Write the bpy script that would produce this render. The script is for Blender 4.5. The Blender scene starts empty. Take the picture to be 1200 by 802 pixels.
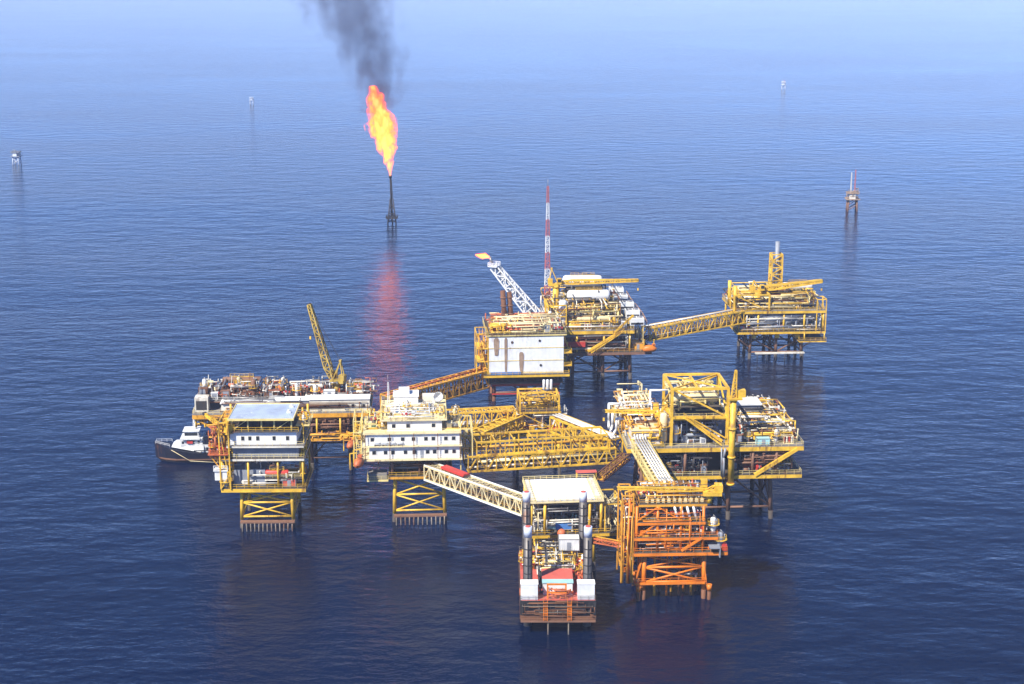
import bpy, math, random
from mathutils import Vector, Matrix
R = math.radians
scene = bpy.context.scene
col = scene.collection
rnd = random.Random(7)

# ------------------------------------------------------------------ camera
CAM_H, PITCH, FPX = 150.0, R(13.9), 1800.0
cd = bpy.data.cameras.new('camera')
cam = bpy.data.objects.new('camera', cd); col.objects.link(cam)
cam.location = (0, 0, CAM_H); cam.rotation_euler = (R(90) - PITCH, 0, 0)
cd.sensor_width = 36; cd.lens = 36 * FPX / 1200; cd.clip_end = 90000; cd.clip_start = 1
scene.camera = cam

def at_x(u, y, z=0.0):
    """world x of the survey column u (photo width 1200) at distance y and height z"""
    return (u - 600) / FPX * (y * math.cos(PITCH) + (CAM_H - z) * math.sin(PITCH))

# ------------------------------------------------------------------ materials
def nodes_of(name):
    m = bpy.data.materials.new(name); m.use_nodes = True
    n = m.node_tree.nodes; n.clear()
    return m, n, m.node_tree.links

def paint(name, c, rough=.5, rust=.35, metal=0.0, var=.25, rustcol=(.13, .05, .02), scale=.35):
    """weathered paint: colour drift, rust blotches and vertical rust runs"""
    m, n, l = nodes_of(name)
    out = n.new('ShaderNodeOutputMaterial'); b = n.new('ShaderNodeBsdfPrincipled')
    l.new(b.outputs[0], out.inputs[0])
    g = n.new('ShaderNodeNewGeometry')
    def noise(sc, det, st):
        mp = n.new('ShaderNodeMapping'); mp.inputs['Scale'].default_value = st
        l.new(g.outputs['Position'], mp.inputs[0])
        t = n.new('ShaderNodeTexNoise'); t.inputs['Scale'].default_value = sc
        t.inputs['Detail'].default_value = det; t.inputs['Roughness'].default_value = .65
        l.new(mp.outputs[0], t.inputs['Vector']); return t
    t1 = noise(scale, 5, (1, 1, 1)); t2 = noise(1.1, 6, (1, 1, .22)); t3 = noise(.09, 2, (1, 1, 1))
    r1 = n.new('ShaderNodeMapRange'); r1.inputs[1].default_value = .3; r1.inputs[2].default_value = .7
    r1.inputs[3].default_value = 1 - var; r1.inputs[4].default_value = 1 + var * .35
    l.new(t1.outputs['Fac'], r1.inputs[0])
    mul = n.new('ShaderNodeMix'); mul.data_type = 'RGBA'; mul.blend_type = 'MULTIPLY'
    mul.inputs[0].default_value = 1; mul.inputs[6].default_value = (*c, 1)
    l.new(r1.outputs[0], mul.inputs[7])
    add = n.new('ShaderNodeMath'); add.operation = 'ADD'
    l.new(t2.outputs['Fac'], add.inputs[0]); l.new(t3.outputs['Fac'], add.inputs[1])
    rr = n.new('ShaderNodeMapRange'); th = 1.32 - .5 * rust
    rr.inputs[1].default_value = th; rr.inputs[2].default_value = th + .13
    rr.inputs[3].default_value = 0; rr.inputs[4].default_value = min(1, .35 + rust)
    l.new(add.outputs[0], rr.inputs[0])
    mx = n.new('ShaderNodeMix'); mx.data_type = 'RGBA'
    l.new(rr.outputs[0], mx.inputs[0]); l.new(mul.outputs[2], mx.inputs[6]); mx.inputs[7].default_value = (*rustcol, 1)
    l.new(mx.outputs[2], b.inputs['Base Color'])
    b.inputs['Roughness'].default_value = rough; b.inputs['Metallic'].default_value = metal
    return m

M = dict(
    yellow=paint('yellow_paint', (.82, .49, .04), .5, .42, var=.45),
    pale_yellow=paint('pale_yellow_paint', (.78, .62, .24), .5, .40, var=.3),
    cream=paint('cream_deck_paint', (.78, .65, .36), .6, .38),
    orange=paint('orange_paint', (.80, .215, .012), .5, .42, var=.35),
    amber=paint('amber_paint', (.76, .36, .03), .55, .5, var=.35),
    salmon=paint('faded_orange_paint', (.60, .15, .05), .55, .45, var=.4),
    red=paint('red_paint', (.55, .05, .035), .5, .2),
    pinkred=paint('faded_red_deck_paint', (.60, .12, .08), .6, .25),
    white=paint('white_paint', (.74, .74, .72), .45, .26, var=.22, rustcol=(.30,.20,.12)),
    roofwhite=paint('white_roof_sheet', (.85, .84, .80), .6, .05, var=.1),
    offwhite=paint('off_white_paint', (.74, .69, .58), .5, .42, var=.3),
    grey=paint('grey_cladding_paint', (.27, .29, .33), .5, .3, var=.3),
    bluegrey=paint('blue_grey_roof_sheet', (.50, .58, .72), .45, .42, var=.35, scale=.2, rustcol=(.78,.80,.82)),
    dull=paint('dull_yellow_crane_paint', (.50, .34, .06), .6, .5, var=.4),
    black=paint('black_hull_paint', (.018,.018,.02), .6, .2),
    dingy=paint('dingy_fender_tube', (.24,.19,.14), .8, .55, var=.45),
    hazy=paint('painted_haze_and_leg_tip_grey', (.55,.60,.70), .7, .05),  # distance haze put into the colour; barge leg tips share this grey
    legsteel=paint('grey_brown_leg_steel', (.13,.115,.105), .5, .4, metal=.3),
    palered=paint('haze_paled_red_mast_paint', (.50,.12,.10), .6, .3),  # red paled to put distance haze into the colour; rust is wear
    panel=paint('pale_grey_wall_panel', (.80, .81, .83), .5, .2, var=.14, rustcol=(.42,.34,.28)),
    steel=paint('bare_steel', (.30, .29, .28), .4, .35, metal=.5),
    dark=paint('dark_steel_and_deck_shade', (.035, .032, .034), .7, .3),  # dark steel; on the blocks between decks it paints the shade there
    navy=paint('dark_blue_hull_paint', (.010, .012, .026), .45, .25),
    rust=paint('rusted_steel', (.17, .07, .03), .8, .5),
    stain=paint('rust_stained_sheet', (.36, .25, .17), .8, .35, var=.5),
    brown=paint('brown_primer', (.22, .11, .065), .7, .4),
    floor=paint('deck_grating', (.085, .068, .05), .8, .4),
    greyfloor=paint('grey_deck_plate', (.22, .20, .18), .8, .4),
    green=paint('sea_green_paint', (.05, .22, .17), .5, .2),
    blue=paint('blue_tarpaulin', (.08, .22, .55), .6, .05),
    cyan=paint('pale_turquoise_paint', (.38, .66, .66), .5, .1),
    marine=paint('splash_zone_growth', (.075, .06, .05), .85, .35),
)
def glass_mat():
    m, n, l = nodes_of('dark_window_glass')
    out = n.new('ShaderNodeOutputMaterial'); b = n.new('ShaderNodeBsdfPrincipled'); l.new(b.outputs[0], out.inputs[0])
    t = n.new('ShaderNodeTexNoise'); t.inputs['Scale'].default_value = .8
    rp = n.new('ShaderNodeValToRGB'); rp.color_ramp.elements[0].color = (.01, .012, .016, 1); rp.color_ramp.elements[1].color = (.04, .045, .055, 1)
    l.new(t.outputs['Fac'], rp.inputs[0]); l.new(rp.outputs[0], b.inputs['Base Color'])
    b.inputs['Roughness'].default_value = .08
    return m
M['glass'] = glass_mat()

# ------------------------------------------------------------------ mesh building
class MB:
    def __init__(s): s.v = []; s.f = []; s.sm = []
    def add(s, vs, fs, smooth=False):
        o = len(s.v); s.v += [tuple(p) for p in vs]
        s.f += [tuple(i + o for i in f) for f in fs]; s.sm += [smooth] * len(fs)
    def box(s, c, d, rz=0.0):
        x, y, z = d[0] / 2, d[1] / 2, d[2] / 2
        ca, sa = math.cos(rz), math.sin(rz); vs = []
        for sx, sy, sz in ((-1,-1,-1),(1,-1,-1),(1,1,-1),(-1,1,-1),(-1,-1,1),(1,-1,1),(1,1,1),(-1,1,1)):
            a, b = sx * x, sy * y
            vs.append((c[0] + a * ca - b * sa, c[1] + a * sa + b * ca, c[2] + sz * z))
        s.add(vs, ((0,3,2,1),(4,5,6,7),(0,1,5,4),(1,2,6,5),(2,3,7,6),(3,0,4,7)))
        return s
    def bb(s, x0, x1, y0, y1, z0, z1):
        return s.box(((x0+x1)/2, (y0+y1)/2, (z0+z1)/2), (abs(x1-x0), abs(y1-y0), abs(z1-z0)))
    def frame(s, p, q):
        d = (Vector(q) - Vector(p)); L = d.length or 1e-6; d = d / L
        up = Vector((0, 0, 1)) if abs(d.z) < .95 else Vector((0, 1, 0))
        a = d.cross(up).normalized(); b = a.cross(d).normalized()
        return a, b
    def beam(s, p, q, w, h=None):
        h = h or w; a, b = s.frame(p, q); p = Vector(p); q = Vector(q); vs = []
        for e in (p, q):
            for sa, sb in ((-1,-1),(1,-1),(1,1),(-1,1)): vs.append(e + a * sa * w / 2 + b * sb * h / 2)
        s.add(vs, ((0,1,2,3),(7,6,5,4),(0,4,5,1),(1,5,6,2),(2,6,7,3),(3,7,4,0)))
        return s
    def tube(s, p, q, r, r2=None, n=8):
        r2 = r if r2 is None else r2; a, b = s.frame(p, q); p = Vector(p); q = Vector(q); vs = []
        for e, rad in ((p, r), (q, r2)):
            for k in range(n):
                t = 2 * math.pi * k / n; vs.append(e + a * math.cos(t) * rad + b * math.sin(t) * rad)
        o = len(s.v)
        s.add(vs, [(k, (k+1) % n, n + (k+1) % n, n + k) for k in range(n)], True)
        s.add([], [tuple(o + k - len(s.v) for k in range(n))[::-1], tuple(o + n + k - len(s.v) for k in range(n))])
        return s
    def path(s, pts, r, n=6):
        for p, q in zip(pts, pts[1:]): s.tube(p, q, r, n=n)
        for p in pts[1:-1]: s.ball(p, r * 1.02, n, 4)
        return s
    def ball(s, c, r, n=8, m=5, sz=1.0):
        vs = [(c[0], c[1], c[2] - r * sz)]
        for j in range(1, m):
            t = -math.pi/2 + math.pi * j / m
            for k in range(n):
                a = 2 * math.pi * k / n
                vs.append((c[0] + r * math.cos(t) * math.cos(a), c[1] + r * math.cos(t) * math.sin(a), c[2] + r * sz * math.sin(t)))
        vs.append((c[0], c[1], c[2] + r * sz)); fs = []
        for k in range(n): fs.append((0, 1 + (k+1) % n, 1 + k))
        for j in range(m - 2):
            for k in range(n):
                fs.append((1 + j*n + k, 1 + j*n + (k+1) % n, 1 + (j+1)*n + (k+1) % n, 1 + (j+1)*n + k))
        e = len(vs) - 1
        for k in range(n): fs.append((1 + (m-2)*n + k, 1 + (m-2)*n + (k+1) % n, e))
        s.add(vs, fs, True); return s
    def loft(s, rings, smooth=True, caps=True):
        """rings: lists of equally many points"""
        n = len(rings[0]); vs = [p for r in rings for p in r]; fs = []
        for j in range(len(rings) - 1):
            for k in range(n):
                fs.append((j*n + k, j*n + (k+1) % n, (j+1)*n + (k+1) % n, (j+1)*n + k))
        o = len(s.v); s.add(vs, fs, smooth)
        if caps:
            e = len(s.v); s.add([], [tuple(o + k - e for k in range(n))[::-1], tuple(o + (len(rings)-1)*n + k - e for k in range(n))])
        return s
    def capsule(s, p, q, r, n=12):
        """cylinder along p-q with domed ends"""
        a, b = s.frame(p, q); p = Vector(p); q = Vector(q); d = (q - p).normalized(); rings = []
        for t in (85, 60, 30, 0):
            rings.append((p - d * r * .55 * math.sin(R(t)), r * math.cos(R(t))))
        for t in (0, 30, 60, 85):
            rings.append((q + d * r * .55 * math.sin(R(t)), r * math.cos(R(t))))
        return s.loft([[c + a * math.cos(2*math.pi*k/n) * rad + b * math.sin(2*math.pi*k/n) * rad for k in range(n)] for c, rad in rings])
    def rail(s, pts, h=1.15, w=.075, step=2.0, closed=False):
        pts = [Vector(p) for p in pts]
        if closed: pts.append(pts[0])
        for p, q in zip(pts, pts[1:]):
            k = max(1, int((q - p).length / step + .5))
            for i in range(k): e = p.lerp(q, i / k); s.beam(e, e + Vector((0, 0, h)), w)
            for hh in (h, h * .52): s.beam(p + Vector((0,0,hh)), q + Vector((0,0,hh)), w)
        s.beam(pts[-1], pts[-1] + Vector((0, 0, h)), w)
        return s
    def lattice(s, p, q, w0, w1, bays, r, n=4, up=None):
        """lattice mast or boom with n chords from p to q"""
        a, b = s.frame(p, q); p = Vector(p); q = Vector(q); rings = []
        for i in range(bays + 1):
            t = i / bays; c = p.lerp(q, t); w = (w0 + (w1 - w0) * t) * (.5 if n == 3 else .7071)
            rings.append([c + a * math.cos(2*math.pi*(k+.5)/n) * w + b * math.sin(2*math.pi*(k+.5)/n) * w for k in range(n)])
        for k in range(n):
            for i in range(bays):
                s.beam(rings[i][k], rings[i+1][k], r * 1.5)
                s.beam(rings[i+1][k], rings[i+1][(k+1) % n], r)
                j = (k + 1) % n
                if (i + k) % 2: s.beam(rings[i][k], rings[i+1][j], r)
                else: s.beam(rings[i][j], rings[i+1][k], r)
        return s
    def stair(s, p, q, w=1.0, rail=True):
        p = Vector(p); q = Vector(q); d = q - p; hz = Vector((d.x, d.y, 0))
        side = Vector((-hz.y, hz.x, 0)).normalized() * w / 2
        for sg in (-1, 1):
            s.beam(p + side * sg, q + side * sg, .12, .3)
            if rail:
                u = Vector((0, 0, 1.05)); s.beam(p + side*sg + u, q + side*sg + u, .09)
                for t in (0, .33, .66, 1): e = p.lerp(q, t) + side * sg; s.beam(e, e + u, .08)
        k = max(3, int(abs(d.z) / .35))
        for i in range(k):
            c = p.lerp(q, (i + .5) / k); s.beam(c - side, c + side, .28, .06)
        return s
    def build(s, name, mat, parent=None, loc=None, rz=0.0):
        me = bpy.data.meshes.new(name); me.from_pydata(s.v, [], s.f); me.update()
        me.polygons.foreach_set('use_smooth', s.sm)
        me.materials.append(M[mat] if isinstance(mat, str) else mat)
        o = bpy.data.objects.new(name, me); col.objects.link(o)
        if parent: o.parent = parent
        if loc: o.location = loc
        o.rotation_euler = (0, 0, rz)
        return o

def tag(o, label=None, cat=None, group=None, kind=None):
    if label: o['label'] = label
    if cat: o['category'] = cat
    if group: o['group'] = group
    if kind: o['kind'] = kind
    return o

class Site:
    """a thing: an Empty at its base, with local metres x right, y away, z up"""
    def __init__(s, name, label, cat, loc, rz=0.0, group=None):
        s.root = bpy.data.objects.new(name, None); col.objects.link(s.root)
        s.root.location = loc; s.root.rotation_euler = (0, 0, rz); s.rz = rz; s.loc = Vector(loc)
        s.root.empty_display_size = .5
        tag(s.root, label, cat, group)
    def w(s, p):
        ca, sa = math.cos(s.rz), math.sin(s.rz)
        return Vector((s.loc.x + p[0]*ca - p[1]*sa, s.loc.y + p[0]*sa + p[1]*ca, s.loc.z + p[2]))
    def put(s, mb, name, mat, parent=None): return mb.build(name, mat, parent or s.root)

# ------------------------------------------------------------------ platform parts
def deck(S, x0, x1, y0, y1, z, beam='yellow', floor='floor', t=.9, rail='yellow', under=True, skip=()):
    """deck plate with edge girders below it and a handrail round it"""
    d = S.put(MB().bb(x0, x1, y0, y1, z - .12, z), 'deck', floor)
    m = MB(); e = .4
    for y in (y0 + e/2, y1 - e/2): m.bb(x0, x1, y - e/2, y + e/2, z - t, z - .123)
    for x in (x0 + e/2, x1 - e/2): m.bb(x - e/2, x + e/2, y0 + e + .003, y1 - e - .003, z - t, z - .123)
    if under:
        k = max(2, int((x1 - x0) / 4.5))
        for i in range(1, k): x = x0 + (x1-x0)*i/k; m.bb(x - .13, x + .13, y0 + e + .003, y1 - e - .003, z - t*.8, z - .126)
        k = max(2, int((y1 - y0) / 6))
        for i in range(1, k): y = y0 + (y1-y0)*i/k; m.bb(x0 + e + .003, x1 - e - .003, y - .11, y + .11, z - t*.95, z - t*.815)
    S.put(m, 'edge_girder', beam, d)
    if rail:
        i = .1; m = MB()
        P = [(x0+i, y0+i, z), (x1-i, y0+i, z), (x1-i, y1-i, z), (x0+i, y1-i, z)]
        for k, nm in enumerate(('f', 'r', 'b', 'l')):
            if nm not in skip: m.rail([P[k], P[(k+1) % 4]])
        S.put(m, 'railing', rail, d)
    return d

def posts(S, xs, ys, z0, z1, r=.35, mat='yellow', name='column'):
    for x in xs:
        for y in ys: S.put(MB().tube((x, y, z0), (x, y, z1), r, n=10), name, mat)

def jacket(S, xs, ys, zt, mat='yellow', r=.55, batter=.06, levels=(3,), low='marine', xb=True):
    """four or more battered piles with braces; the splash zone is a sub-part"""
    cx = sum(xs)/len(xs); cy = sum(ys)/len(ys)
    def P(x, y, z):
        k = 1 + batter * (zt - z) / 10
        return (cx + (x-cx)*k, cy + (y-cy)*k, z)
    for x in xs:
        for y in ys:
            lg = S.put(MB().tube(P(x,y,2.4), P(x,y,zt), r, n=10), 'leg', mat)
            S.put(MB().tube(P(x,y,-4), P(x,y,2.4), r*1.06, n=10), 'leg_sleeve', low, lg)
    m = MB(); rb = r * .55
    lv = sorted(set(list(levels) + [zt - .8]))
    for z in levels:
        for y in ys:
            for a, b in zip(xs, xs[1:]): m.tube(P(a,y,z), P(b,y,z), rb)
        for x in xs:
            for a, b in zip(ys, ys[1:]): m.tube(P(x,a,z), P(x,b,z), rb)
    if xb:
        for z0, z1 in zip(lv, lv[1:]):
            for j, y in enumerate(ys):
                for i, (a, b) in enumerate(zip(xs, xs[1:]) if len(xs) > 2 else ()):
                    if (i + j) % 2: m.tube(P(a,y,z0), P(b,y,z1), rb*.85)
                    else: m.tube(P(b,y,z0), P(a,y,z1), rb*.85)
            if len(xs) == 2:
                for y in ys: m.tube(P(xs[0],y,z0), P(xs[1],y,z1), rb*.8); m.tube(P(xs[1],y,z0), P(xs[0],y,z1), rb*.8)
            for j, x in enumerate(xs):
                for i, (a, b) in enumerate(zip(ys, ys[1:])):
                    m.tube(P(x,a,z0), P(x,b,z1), rb*.85)
                    if zt > 9: m.tube(P(x,b,z0), P(x,a,z1), rb*.85)
    S.put(m, 'bracing', mat)
    return P

def fenders(S, x0, x1, y, n, z0=-1.5, z1=2.2, mat='dingy', beam='brown'):
    """boat landing: a walkway beam with a comb of vertical fender tubes"""
    b = S.put(MB().bb(x0-.6, x1+.6, y-.9, y+.5, z1, z1+.45), 'boat_landing', beam)
    for i in range(n):
        x = x0 + (x1-x0)*i/(n-1)
        S.put(MB().tube((x+.12*math.sin(i*7.3), y-1.15, z0), (x, y-1.15, z1+.3*math.sin(i*3.1)), .17, n=6), 'fender', mat, b)

def pipework(S, box, n, r, mat, rg, name='pipework', legs=4):
    """routed pipe runs with right-angle bends inside a volume, flanged here and there"""
    x0, x1, y0, y1, z0, z1 = box; m = MB()
    for _ in range(n):
        p = [rg.uniform(x0,x1), rg.uniform(y0,y1), rg.uniform(z0,z1)]; pts = [tuple(p)]; last = -1
        for _ in range(rg.randint(2, legs)):
            ax = rg.choice([a for a in (0,0,1,2) if a != last]); last = ax
            lo, hi = ((x0,x1),(y0,y1),(z0,z1))[ax]
            p[ax] = rg.uniform(lo, hi); pts.append(tuple(p))
        rr = r * rg.uniform(.55, 1.35); m.path(pts, rr)
        q = pts[0]; m.box(q, (rr*3.2, rr*3.2, rr*1.2)); q = pts[-1]; m.box(q, (rr*1.4, rr*3.2, rr*3.2))
    return S.put(m, name, mat)

def x_frame(m, x0, x1, y0, y1, z0, z1, w, diag=(0,1,2,3), alt=False):
    """open box frame of beams with one diagonal in each chosen side"""
    C = [(x0,y0),(x1,y0),(x1,y1),(x0,y1)]
    for x, y in C: m.beam((x,y,z0),(x,y,z1), w)
    for i in range(4):
        a, b = C[i], C[(i+1) % 4]
        m.beam((*a,z1),(*b,z1), w*.9)
        if i in diag:
            if (i + alt) % 2: m.beam((*a,z0),(*b,z1), w*.6)
            else: m.beam((*b,z0),(*a,z1), w*.6)
    return m

# ------------------------------------------------------------------ equipment, each a thing of its own
def vessel(S, p, L, r, label, rz=0.0, mat='white', group=None, ends=None):
    V = Site('horizontal_tank', label, 'tank', S.w(p), S.rz + rz, group)
    V.put(MB().capsule((-L/2+r*.5, 0, r+.5), (L/2-r*.5, 0, r+.5), r, 14), 'shell', mat)
    for x in (-L*.28, L*.28): V.put(MB().bb(x-.25, x+.25, -r*.8, r*.8, 0, r*.75), 'saddle', 'steel')
    for x in (-L*.3, 0, L*.22): V.put(MB().tube((x,0,2*r+.3),(x,0,2*r+1), .16).tube((x,0,2*r+.85),(x,0,2*r+1.0), .3), 'nozzle', 'steel')
    V.put(MB().bb(-L*.3, L*.3, -.4, .4, 2*r+.503, 2*r+.58).rail([(-L*.3,-.4,2*r+.58),(L*.3,-.4,2*r+.58)], 1.0, .07, 1.5), 'walkway', 'yellow')
    return V

def column_tank(S, p, h, r, label, mat='white', group=None):
    V = Site('vertical_vessel', label, 'vessel', S.w(p), S.rz, group)
    V.put(MB().capsule((0,0,.8+r*.5),(0,0,h-r*.5), r, 12), 'shell', mat)
    V.put(MB().tube((0,0,0),(0,0,1.2), r*.92, n=12), 'skirt', 'steel')
    m = MB(); z = h*.6; k = 10
    pts = [(math.cos(2*math.pi*i/k)*(r+.7), math.sin(2*math.pi*i/k)*(r+.7), z) for i in range(k)]
    for i in range(k):
        a, b = pts[i], pts[(i+1) % k]; m.beam(a, b, .5, .08); m.beam((a[0],a[1],z+1),(b[0],b[1],z+1), .07); m.beam(a,(a[0],a[1],z+1), .07)
    V.put(m, 'ring_platform', 'yellow')
    V.put(MB().path([(r+.2,0,1),(r+.2,0,h-.5),(0,0,h+.6)], .14), 'riser', 'steel')
    return V

def container(S, p, d, label, mat='white', rz=0.0, group=None):
    V = Site('container', label, 'container', S.w(p), S.rz + rz, group); x, y, z = d
    m = MB().bb(-x/2, x/2, -y/2, y/2, .15, z)
    k = int(x / .5)
    for i in range(k):
        xx = -x/2 + (i+.5)*x/k
        for sg in (-1, 1): m.box((xx, sg*(y/2+.03), z/2+.08), (x/k*.5, .06, z-.5))
    V.put(m, 'body', mat)
    m = MB()
    for sx in (-1, 1):
        for sy in (-1, 1): m.box((sx*x/2, sy*y/2, z/2), (.2, .2, z+.06))
        m.box((sx*x/2, 0, .1), (.16, y, .2)); m.box((sx*x/2, 0, z-.06), (.16, y, .16))
    for sy in (-1, 1): m.box((0, sy*y/2, .1), (x, .16, .18)); m.box((0, sy*y/2, z-.06), (x, .16, .14))
    V.put(m, 'corner_frame', 'steel')
    dr = V.put(MB().bb(-.5, .5, -y/2-.1, -y/2-.065, .2, min(2.2, z-.3)), 'door', 'grey')
    V.put(MB().bb(.3, .42, -y/2-.16, -y/2-.103, 1.0, 1.1), 'handle', 'dark', dr)
    return V

def skid(S, p, d, label, mat, rg, group=None, rz=0.0):
    """pump or compressor package: base frame, housing, motor, piping"""
    V = Site('equipment_skid', label, 'equipment', S.w(p), S.rz + rz, group); x, y, z = d
    m = MB()
    for sy in (-1, 1): m.beam((-x/2, sy*y*.45, .15), (x/2, sy*y*.45, .15), .25, .3)
    for i in range(4): xx = -x/2 + .15 + (x-.3)*i/3; m.beam((xx, -y*.45+.13, .15), (xx, y*.45-.13, .15), .2, .24)
    V.put(m, 'base_frame', 'yellow')
    hx = rg.uniform(.4, .62) * x
    m = MB().bb(-x/2+.1, -x/2+hx, -y*.4, y*.4, .3, z); m.bb(-x/2+.0, -x/2+hx+.1, -y*.45, y*.45, z+.003, z+.12)
    V.put(m, 'housing', mat)
    r = min(y*.3, z*.3)
    V.put(MB().tube((-x/2+hx+.1,0,.35+r),(x/2-.2,0,.35+r), r, n=10).bb(-x/2+hx+.4,x/2-.5,-r*.5,r*.5,.3,.36+r*.4), 'motor', rg.choice(['green','grey','steel','blue']))
    m = MB()
    for _ in range(3):
        a = (rg.uniform(-x/2,x/2), rg.uniform(-y/2,y/2)); b = (rg.uniform(-x/2,x/2), a[1]); h = rg.uniform(.8, z+.8)
        m.path([(a[0],a[1],.3),(a[0],a[1],h),(b[0],b[1],h),(b[0],b[1],.4)], rg.uniform(.07,.15), 5)
    V.put(m, 'piping', rg.choice(['offwhite','yellow','steel']))
    return V

def valve_tree(S, p, label, mat, group=None, h=3.2):
    V = Site('wellhead', label, 'wellhead', S.w(p), S.rz, group)
    m = MB().tube((0,0,0),(0,0,h), .22).box((0,0,h*.35),(.8,.8,.5)).box((0,0,h*.62),(.7,.7,.45)).tube((-.9,0,h*.5),(.9,0,h*.5), .16).ball((0,0,h),.3)
    V.put(m, 'valve_body', mat)
    for a in (-.95, .95): V.put(MB().tube((a,-.06,h*.5),(a,.06,h*.5), .38, n=8), 'handwheel', 'red')
    V.put(MB().tube((0,-.3,h*.62),(0,-.85,h*.62), .1).tube((0,-.75,h*.62),(0,-.85,h*.62), .4), 'handwheel', 'red')
    return V

def cabinet(S, p, d, label, mat, group=None):
    V = Site('equipment_cabinet', label, 'cabinet', S.w(p), S.rz, group); x, y, z = d
    V.put(MB().bb(-x/2,x/2,-y/2,y/2,.12,z).bb(-x/2-.08,x/2+.08,-y/2-.08,y/2+.08,z+.002,z+.1), 'housing', mat)
    V.put(MB().bb(-x/2+.1,x/2-.1,-y/2+.08,y/2-.08,0,.118), 'plinth', 'steel')
    dr = V.put(MB().bb(-x*.36,x*.36,-y/2-.05,-y/2-.004,.3,z-.15), 'door', 'grey')
    V.put(MB().bb(x*.2,x*.28,-y/2-.12,-y/2-.053,z*.45,z*.58), 'handle', 'dark', dr)
    return V

def winch(S, p, L, label, mat, group=None):
    V = Site('deck_winch', label, 'winch', S.w(p), S.rz, group); r = L*.22
    V.put(MB().tube((-L*.3,0,r+.4),(L*.3,0,r+.4), r*.8, n=12), 'rope_drum', 'brown')
    for sx in (-1,1):
        V.put(MB().tube((sx*L*.3,0,r+.4),(sx*L*.35,0,r+.4), r*1.25, n=14), 'drum_flange', mat)
        V.put(MB().beam((sx*L*.42,-r,0),(sx*L*.42,0,r+.5),.16).beam((sx*L*.42,r,0),(sx*L*.42,0,r+.5),.16), 'side_frame', mat)
    V.put(MB().bb(-L*.48,L*.48,-r*1.1,r*1.1,0,.14), 'base_frame', 'steel')
    return V

def bottle_rack(S, p, L, label, mat, group=None):
    V = Site('gas_bottle_rack', label, 'bottle rack', S.w(p), S.rz, group); w = 1.3
    m = MB(); x_frame(m, -L/2, L/2, -w/2, w/2, .1, 2.2, .12, ()); m.bb(-L/2,L/2,-w/2,w/2,0,.1); V.put(m, 'rack_frame', mat)
    n = max(3,int(L/.6))
    for i in range(n):
        x = -L/2+.3+(L-.6)*i/(n-1)
        V.put(MB().capsule((x,0,.3),(x,0,1.75), .24, 8), 'gas_bottle', 'offwhite' if i%2 else 'red')
    return V

def life_raft(S, p, label, group, rz=0.0):
    V = Site('life_raft_canister', label, 'life raft', S.w(p), S.rz+rz, group)
    V.put(MB().capsule((-.6,0,.75),(.6,0,.75), .42, 10), 'canister', 'white')
    V.put(MB().bb(-.7,-.5,-.4,.4,0,.45).bb(.5,.7,-.4,.4,0,.45), 'cradle', 'steel')

def lifeboat(S, p, label, rz=0.0, L=7.5, mat='salmon', group=None):
    V = Site('lifeboat', label, 'lifeboat', S.w(p), S.rz + rz, group); rings = []
    for t, w, k0, k1 in ((-1,.25,.9,1.5),(-.85,.75,.35,2.0),(-.5,1.15,.05,2.6),(0,1.3,0,2.75),(.5,1.15,.05,2.6),(.85,.7,.4,2.0),(1,.15,1.1,1.5)):
        x = t*L/2; zm = (k0+k1)/2 - .1
        rings.append([(x,0,k0),(x,w*.7,k0+.3),(x,w,zm),(x,w*.7,k1-.35),(x,0,k1),(x,-w*.7,k1-.35),(x,-w,zm),(x,-w*.7,k0+.3)])
    V.put(MB().loft(rings), 'hull', mat)
    V.put(MB().box((L*.28,0,2.75),(1.1,1.2,.7)), 'wheelhouse', mat)
    for sg in (-1,1): V.put(MB().box((L*.28,sg*.62,2.8),(.8,.06,.3)), 'window', 'glass')
    for x in (-L*.33, L*.33):
        V.put(MB().beam((x, 1.9, -.4), (x, 1.9, 4.2), .28).beam((x,1.9,4.2),(x,-.1,4.6), .26).beam((x,0,4.5),(x,0,2.4), .08), 'davit', 'yellow')
    return V

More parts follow.
